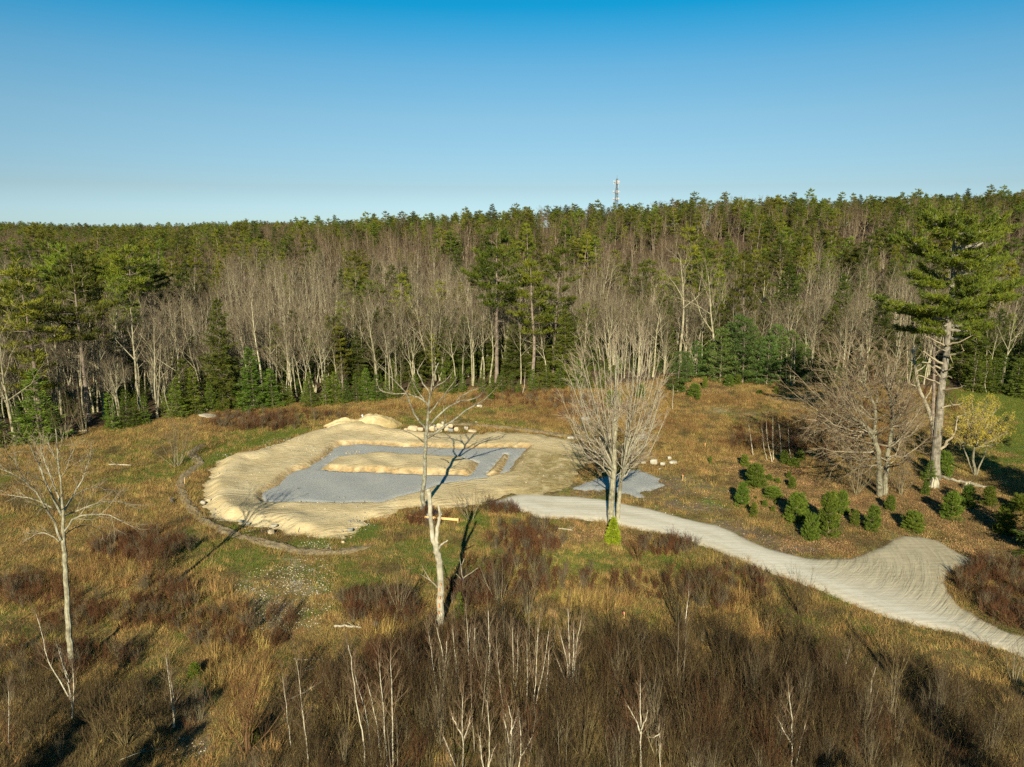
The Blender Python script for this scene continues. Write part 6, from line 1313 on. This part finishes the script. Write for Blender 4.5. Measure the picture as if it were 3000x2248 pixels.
# ------------------------------------------------------------------ cell tower on the ridge
M['steel'] = mat_plain('galvanised_steel', (.06, .065, .07), (.04, .045, .05), 3, .5, 0); M['panel'] = mat_plain('antenna_white', (.50, .49, .45), (.42, .41, .38), 3, .5, 0)
TY = 395.0; top = at(1808, 517, TY); bx = top.x; bz = tz(bx, TY); TH_ = top.z - bz
o = empty('cell_tower', (bx, TY, bz), .35); tag(o, 'slim dark steel lattice cell tower with white antennas rising above the ridge trees', 'tower')
mb = MB(); 
for k_ in range(3):
    a0 = k_ * 2 * PI / 3; b0 = np.array([math.cos(a0), math.sin(a0), 0])
    mb.tube([b0 * 1.6 + [0, 0, -1], b0 * .55 + [0, 0, TH_ * .8], b0 * .42 + [0, 0, TH_ - 1.2]], [.18, .15, .12], 6)
    a1 = a0 + 2 * PI / 3; b1 = np.array([math.cos(a1), math.sin(a1), 0]); nn = 22
    for j in range(nn):
        z0 = (TH_ - 1.5) * j / nn; z1 = (TH_ - 1.5) * (j + 1) / nn; f0 = 1.6 - 1.15 * min(1, z0 / (TH_ * .8)); f1 = 1.6 - 1.15 * min(1, z1 / (TH_ * .8))
        mb.tube([b0 * f0 + [0, 0, z0], b1 * f1 + [0, 0, z1]], [.05, .05], 4); mb.tube([b0 * f1 + [0, 0, z1], b1 * f1 + [0, 0, z1]], [.05, .05], 4)
link('lattice_mast', mb.build('lattice_mast', M['steel']), o)
mb = MB(); mb.tube([(0, 0, TH_ - 1.5), (0, 0, TH_ + .6)], [.08, .04], 6); link('lightning_rod', mb.build('lightning_rod', M['steel']), o)
ypx = m_per_px(TY, 40)
for zt, rad, npn, ph, pw in [(TH_ - 3.0, 1.9, 9, 1.9, .26), (TH_ - 7.9, 2.2, 9, 1.5, .24), (TH_ - 11.4, 2.1, 9, 1.3, .24)]:
    mb = MB()
    for k_ in range(3):
        a0 = k_ * 2 * PI / 3 + .3; a1 = a0 + 2 * PI / 3; b0 = np.array([math.cos(a0), math.sin(a0), 0]) * rad; b1 = np.array([math.cos(a1), math.sin(a1), 0]) * rad
        mb.tube([b0 + [0, 0, zt], b1 + [0, 0, zt]], [.09, .09], 5); mb.tube([(0, 0, zt), tuple(b0 + [0, 0, zt])], [.08, .08], 5); mb.tube([(0, 0, zt - .8), tuple(b0 * .9 + [0, 0, zt])], [.06, .06], 5)
    pf = link('platform', mb.build('platform', M['steel']), o)
    for k_ in range(npn):
        s_i = k_ % 3; f = (k_ // 3 + .5) / (npn / 3); a0 = s_i * 2 * PI / 3 + .3; a1 = a0 + 2 * PI / 3
        c = (np.array([math.cos(a0), math.sin(a0), 0]) * (1 - f) + np.array([math.cos(a1), math.sin(a1), 0]) * f) * rad * 1.06
        mb = MB(); mb.box((0, 0, 0), pw, .2, ph * (1 if k_ % 2 else .7)); pn = link('antenna_panel', mb.build('antenna_panel', M['panel']), pf); pn.location = (c[0], c[1], zt + .1); pn.rotation_euler = (0, 0, math.atan2(c[1], c[0]) + PI / 2)
mb = MB(); mb.tube([(.5, -.5, TH_ - 5.8), (.5, -.5, TH_ - 4.2)], [.12, .12], 6); mb.tube([(-.9, 0, TH_ - 6), (-.9, 0, TH_ - 3.8)], [.07, .07], 5); link('whip_antenna', mb.build('whip_antenna', M['panel']), o)

M['sap'] = mat_bark('pale_sapling_bark', (.42, .38, .25), (.28, .24, .14), (.10, .065, .035), 6, .2, .3)
# ------------------------------------------------------------------ ground cover (stuff)
def cover():
    N = 76000
    Y = np.sqrt(rng.uniform(26 ** 2, 136 ** 2, N)); X = rng.uniform(-1, 1, N) * (.72 * Y + 3)
    k = (Y < yedge(X) + 2) & ~on_bare(X, Y, .12); X, Y = X[k], Y[k]
    z = zones(X, Y); nn = np.array([noise.fractal(Vector((x * .45, y * .45, 1)), .8, 2.1, 4) for x, y in zip(X, Y)]); n2 = np.array([noise.noise(Vector((x * .12, y * .12, 9))) for x, y in zip(X, Y)])
    kind = np.where(rng.random(len(X)) < .5 + n2, 0, 1)                          # tall straw / flat straw
    kind = np.where(nn + .5 * n2 > .36, 2, kind)                                   # green
    kind = np.where(nn - .5 * n2 < -.30, 5, kind)                                  # brown
    q = nn * .45
    kind = np.where(z[1] * .9 + nn * .8 > .50, np.where(rng.random(len(X)) < .6, 3, np.where(rng.random(len(X)) < .5, 0, 5)), kind)     # rust
    kind = np.where(z[2] + nn * .8 > .50, np.where(rng.random(len(X)) < .75, 4, 5), kind)    # leaf litter
    lw = lawn(X, Y); kind = np.where((lw > .4 + .3 * nn), 2, kind)
    kind = np.where((lw < .4) & (z[0] * 1.15 + nn * .7 > .46), np.where(rng.random(len(X)) < .72, 2, np.where(rng.random(len(X)) < .5, 0, 1)), kind)
    kind = np.where((lw > .4 + .3 * nn), 2, kind)
    th = inside(THICK, X, Y) | inside(THICK2, X, Y); kind = np.where(th & (rng.random(len(X)) < .72), 5, kind)
    keep = ~((z[3] + q * .8 > .5) & (rng.random(len(X)) < .7)) & ~((z[4] + q > .42) & (rng.random(len(X)) < .75))
    X, Y, kind, nn = X[keep], Y[keep], kind[keep], nn[keep]
    Z = TZ(X, Y); sc = rng.uniform(.7, 1.35, len(X)); sz = np.where(nn > 0, 1.25, .75) * sc * np.where(th[keep], 1.2, 1)
    return X, Y, Z, kind, sc, sz
X, Y, Z, kind, sc, sz = cover()
protos = []
def addp(mb, mt, cnt=2):
    protos.append(mb.build('cover', mt))
for i in range(2): addp(grass_patch(1 + i, 90, .55, .42, .022, .45, 5), M['straw'])
for i in range(2): addp(grass_patch(11 + i, 90, .6, .34, .026, .78, 5), M['straw'])
for i in range(2): addp(grass_patch(21 + i, 120, .6, .17, .024, .45, 7), M['green_grass'])
for i in range(2): addp(grass_patch(31 + i, 90, .6, .50, .020, .35, 6), M['rust_grass'])
for i in range(2): addp(litter_patch(41 + i, 90, .75, .042), M['leaf_litter'])
for i in range(2): addp(grass_patch(51 + i, 90, .6, .38, .020, .5, 6), M['brown_duff'])
names = ['dry_grass', 'dry_grass', 'green_grass', 'rusty_grass', 'fallen_leaves', 'dead_grass']
labs = {'dry_grass': 'dry straw coloured grass tufts over the meadow', 'green_grass': 'patches of short green grass', 'rusty_grass': 'rust brown weeds and grass', 'fallen_leaves': 'orange brown fallen leaves on the right meadow', 'dead_grass': 'dark brown dead grass'}
for nm in dict.fromkeys(names):
    ks = [i for i, n_ in enumerate(names) if n_ == nm]; m_ = np.isin(kind, ks); n_ = int(m_.sum())
    if not n_: continue
    meshes = [protos[2 * k_ + j] for k_ in ks for j in (0, 1)]
    idx = np.array([ks.index(a) * 2 for a in kind[m_]]) + rng.integers(0, 2, n_)
    scatter(nm, np.stack([X[m_], Y[m_], Z[m_]], 1), np.stack([np.zeros(n_), np.zeros(n_), rng.uniform(0, 6.3, n_)], 1), np.stack([sc[m_], sc[m_], sz[m_]], 1), idx, meshes, labs[nm], 'grass' if 'leaves' not in nm else 'leaves')

# brush thicket: thousands of interlaced stems nobody could count
N = 3700; Yb_ = np.sqrt(rng.uniform(27 ** 2, 62 ** 2, N)); Xb = rng.uniform(-1, 1, N) * (.74 * Yb_ + 2)
dn = np.array([.7 * noise.noise(Vector((x * .16, y * .16, 4))) + .6 * noise.noise(Vector((x * .42, y * .42, 14))) for x, y in zip(Xb, Yb_)])
d1 = dist_poly(THICK, Xb, Yb_); i1 = inside(THICK, Xb, Yb_); i2 = inside(THICK2, Xb, Yb_); d2 = dist_poly(THICK2, Xb, Yb_)
keep = (i1 & ((rng.random(N) < .25 + .75 * sm(0, 6, d1) * (.42 + 2.6 * dn + .3)))) | (i2 & (rng.random(N) < .35 + .8 * dn)) 
keep &= ~on_bare(Xb, Yb_, .6)
Xb, Yb_, d1, i1 = Xb[keep], Yb_[keep], d1[keep], i1[keep]
hs = rng.choice([.5, .75, 1.0, 1.2], len(Xb)) * rng.uniform(.85, 1.15, len(Xb)) * np.where(i1, .6 + .5 * sm(0, 7, d1), .7) * (1 - .25 * sm(10, 26, Xb))
sp_ = [shrub(500 + i, 2.9, [9, 7, 11, 8][i], .0072, [.38, .25, .5, .3][i], 6, 4, .024, .06) for i in range(4)]
sp_ += [shrub(511, 4.1, 2, .006, .12, 5, 3, .026, .03), shrub(512, 3.7, 3, .006, .2, 4, 3, .022, .03)]
bm_ = [s.build('brush', M[['shrub', 'shrub_red', 'shrub', 'shrub_pale', 'sap', 'sap'][i]]) for i, s in enumerate(sp_)]
redz = np.exp(-((Xb + 7) / 5) ** 2) * .6
ix = np.where(rng.random(len(Xb)) < .08 + .5 * redz, 1, np.where(rng.random(len(Xb)) < .2, 3, np.where(rng.random(len(Xb)) < .5, 0, 2)))
ix = np.where((rng.random(len(Xb)) < .07) & (np.abs(Xb + 2) < 14), rng.integers(4, 6, len(Xb)), ix)
scatter('brush', np.stack([Xb, Yb_, TZ(Xb, Yb_) - .05], 1), np.stack([np.zeros(len(Xb))] * 2 + [rng.uniform(0, 6.3, len(Xb))], 1), np.stack([hs * .95, hs * .95, hs], 1), ix, bm_, 'dense leafless brown brush thicket filling the foreground', 'brush')
# low weeds and small bushes over the meadow (blackberry, goldenrod stalks)
WB = [(420, 1610, 150, 45, 150), (110, 1740, 130, 50, 60), (300, 1810, 200, 50, 60), (480, 1760, 100, 50, 50), (1540, 1590, 110, 50, 110), (1500, 1700, 160, 60, 110), (1960, 1600, 90, 26, 50), (1900, 1720, 260, 40, 50), (2120, 1730, 140, 60, 90), (2270, 1290, 160, 40, 110), (2450, 1300, 160, 60, 110), (1560, 1170, 180, 24, 90), (1720, 1200, 120, 30, 80), (820, 1225, 200, 14, 90), (740, 1250, 160, 16, 110), (2900, 1700, 120, 60, 110), (3000, 1800, 150, 60, 160), (1480, 1500, 50, 16, 30), (1250, 1530, 60, 20, 30), (1110, 1790, 130, 50, 110), (700, 1850, 200, 60, 80), (2650, 1180, 200, 40, 120), (200, 1940, 240, 40, 60), (1380, 1740, 90, 40, 80)]
wx = []; 
for cx, cy, rx, ry, n_ in WB:
    for _ in range(n_):
        a, r_ = rng.uniform(0, 6.3), math.sqrt(rng.random()); p = gp(cx + rx * r_ * math.cos(a), cy + ry * r_ * math.sin(a)); wx.append((p.x, p.y))
wx = np.array(wx); k = ~on_bare(wx[:, 0], wx[:, 1], .5) & (wx[:, 1] < yedge(wx[:, 0])); wx = wx[k]
wm = [shrub(600 + i, 1.0, 9, .006 + .001 * i, .5, 5, 3, .008).build('weed', M[['shrub_red', 'shrub_pale', 'shrub_red'][i]]) for i in range(3)]
ws = rng.uniform(.6, 1.5, len(wx))
scatter('weeds', np.stack([wx[:, 0], wx[:, 1], TZ(wx[:, 0], wx[:, 1]) - .03], 1), np.stack([np.zeros(len(wx))] * 2 + [rng.uniform(0, 6.3, len(wx))], 1), np.stack([ws, ws, ws], 1), rng.integers(0, 3, len(wx)), wm, 'low brown and reddish weed stalks over the meadow', 'weeds')
# loose stones
def stones(name, label, blobs, smin, smax, mats, zoff=0.0, pad=None):
    P = []
    for cx, cy, rx, ry, n_ in blobs:
        for _ in range(n_):
            a, r_ = rng.uniform(0, 6.3), math.sqrt(rng.random()) ; p = gp(cx + rx * r_ * math.cos(a), cy + ry * r_ * math.sin(a)); P.append((p.x, p.y))
    P = np.array(P); s = rng.uniform(0, 1, len(P)) ** 3 * (smax - smin) + smin
    ms = []
    for i, mt in enumerate(mats): me = rock_mesh(70 + i, (1, .8, .6), 1); me.materials.append(M[mt]); ms.append(me)
    zb = TZ(P[:, 0], P[:, 1])
    if zoff: zb = np.where(inside(PAD, P[:, 0], P[:, 1]), np.where(inside(GRAV, P[:, 0], P[:, 1]) & ~inside(ISL, P[:, 0], P[:, 1]), zb * .3 + .06, pad_z(P[:, 0], P[:, 1], dist_poly(PAD, P[:, 0], P[:, 1]))), zb)
    scatter(name, np.stack([P[:, 0], P[:, 1], zb + s * .2], 1), rng.uniform(0, 6.3, (len(P), 3)) * [.1, .1, 1], np.stack([s] * 3, 1), rng.integers(0, len(ms), len(P)), ms, label, 'stones')
stones('loose_stones', 'scattered pale stones in the sparse stony patches of the meadow', [(830, 1755, 150, 105, 1700), (900, 1690, 90, 60, 500), (760, 1830, 70, 40, 220), (930, 1602, 60, 16, 260), (545, 2185, 60, 30, 90), (2100, 1520, 220, 60, 160), (1980, 1430, 180, 40, 240), (720, 1740, 60, 40, 90), (2300, 1590, 180, 30, 120), (2000, 1480, 150, 30, 130), (700, 1230, 90, 8, 60)], .02, .085, ['rock_w', 'rock', 'rock', 'rock_g'])
stones('pad_edge_stones', 'small stones strewn along the edge of the sand pad', [(690, 1335, 60, 8, 70), (830, 1296, 66, 15, 260), (770, 1320, 40, 12, 80), (640, 1510, 60, 14, 60), (760, 1552, 70, 10, 60), (950, 1572, 90, 10, 60), (1060, 1540, 40, 20, 40), (930, 1330, 40, 22, 120), (1030, 1327, 26, 6, 70), (1600, 1380, 120, 50, 90), (980, 1476, 200, 5, 70), (900, 1480, 250, 60, 110), (700, 1430, 90, 60, 60)], .03, .13, ['rock_g', 'rock', 'rock_g'], .4)
# cattail and straw clumps
cc = []
for cx, cy, rx, ry, n_ in [(2190, 1760, 90, 40, 90), (620, 1810, 110, 90, 70), (1750, 1765, 110, 22, 60), (1110, 1850, 60, 30, 40), (320, 1680, 120, 40, 40), (2230, 1830, 60, 30, 40), (700, 1950, 110, 90, 70), (1230, 1192, 80, 6, 60), (1180, 1195, 60, 6, 40)]:
    for _ in range(n_):
        a, r_ = rng.uniform(0, 6.3), math.sqrt(rng.random()); p = gp(cx + rx * r_ * math.cos(a), cy + ry * r_ * math.sin(a)); cc.append((p.x, p.y))
cc = np.array(cc); cm = [grass_patch(91 + i, 40, .25, 1.0, .03, .15 + .25 * i, 2).build('reed', M['straw']) for i in range(3)]
cs = rng.uniform(.6, 1.3, len(cc))
scatter('reeds', np.stack([cc[:, 0], cc[:, 1], TZ(cc[:, 0], cc[:, 1])], 1), np.stack([np.zeros(len(cc))] * 2 + [rng.uniform(0, 6.3, len(cc))], 1), np.stack([cs] * 3, 1), rng.integers(0, 3, len(cc)), cm, 'tall pale dead reeds and straw clumps', 'reeds')

# ------------------------------------------------------------------ sky and sun
SUN_EL, SUN_AZ = math.radians(25.5), math.radians(4.75)
w = bpy.data.worlds.new('World'); SC.world = w; w.use_nodes = True; nt = w.node_tree; bg = nt.nodes['Background']
sk = nt.nodes.new('ShaderNodeTexSky'); sk.sky_type = 'NISHITA'; sk.sun_disc = False; sk.sun_elevation = SUN_EL; sk.sun_rotation = PI + SUN_AZ
sk.altitude = 0; sk.air_density = 1.0; sk.dust_density = .0; sk.ozone_density = 5.0
hs_ = nt.nodes.new('ShaderNodeHueSaturation'); hs_.inputs['Saturation'].default_value = .75; hs_.inputs['Hue'].default_value = .49
nt.links.new(sk.outputs[0], hs_.inputs['Color'])
tc = nt.nodes.new('ShaderNodeTexCoord'); sz_ = nt.nodes.new('ShaderNodeSeparateXYZ'); nt.links.new(tc.outputs['Generated'], sz_.inputs[0])
cr_ = nt.nodes.new('ShaderNodeValToRGB'); e_ = cr_.color_ramp.elements     # tint of the clear air with height above the horizon
SKY_ = [(0.0, (.62, .88, 1.08)), (.02, (.632, .857, 1.07)), (.046, (.629, .77, .879)), (.13, (.573, .82, .89)), (.189, (.401, .829, .975)), (.226, (.187, .798, 1.032)), (.255, (.03, .763, 1.044)), (.5, (.01, .6, .95))]
for k_ in range(len(SKY_) - 2): e_.new(.001 * (k_ + 1))
for k_, (p_, c_) in enumerate(SKY_[::-1]): e_[len(SKY_) - 1 - k_].position = p_
for k_, (p_, c_) in enumerate(SKY_): e_[k_].color = (c_[0] * .92, c_[1] * .92, c_[2] * .92, 1)
nt.links.new(sz_.outputs[2], cr_.inputs[0])
mx_ = nt.nodes.new('ShaderNodeMix'); mx_.data_type = 'RGBA'; mx_.blend_type = 'MULTIPLY'; mx_.inputs[0].default_value = 1
nt.links.new(hs_.outputs[0], mx_.inputs[6]); nt.links.new(cr_.outputs[0], mx_.inputs[7]); nt.links.new(mx_.outputs[2], bg.inputs[0]); bg.inputs[1].default_value = .0543
sl = bpy.data.lights.new('sun', 'SUN'); so = bpy.data.objects.new('sun', sl); COL.objects.link(so); sl.energy = 5; sl.angle = math.radians(.5); sl.color = (1, .91, .74)
d = Vector((math.sin(SUN_AZ) * math.cos(SUN_EL), math.cos(SUN_AZ) * math.cos(SUN_EL), -math.sin(SUN_EL))); so.rotation_euler = d.to_track_quat('-Z', 'Y').to_euler()
SC.view_settings.view_transform = 'Standard'; SC.view_settings.look = 'None'; SC.view_settings.exposure = .95; SC.view_settings.gamma = 1
SC.cycles.max_bounces = 4; SC.cycles.diffuse_bounces = 2; SC.cycles.glossy_bounces = 1; SC.cycles.transmission_bounces = 2; SC.cycles.transparent_max_bounces = 4
SC.cycles.use_denoising = False
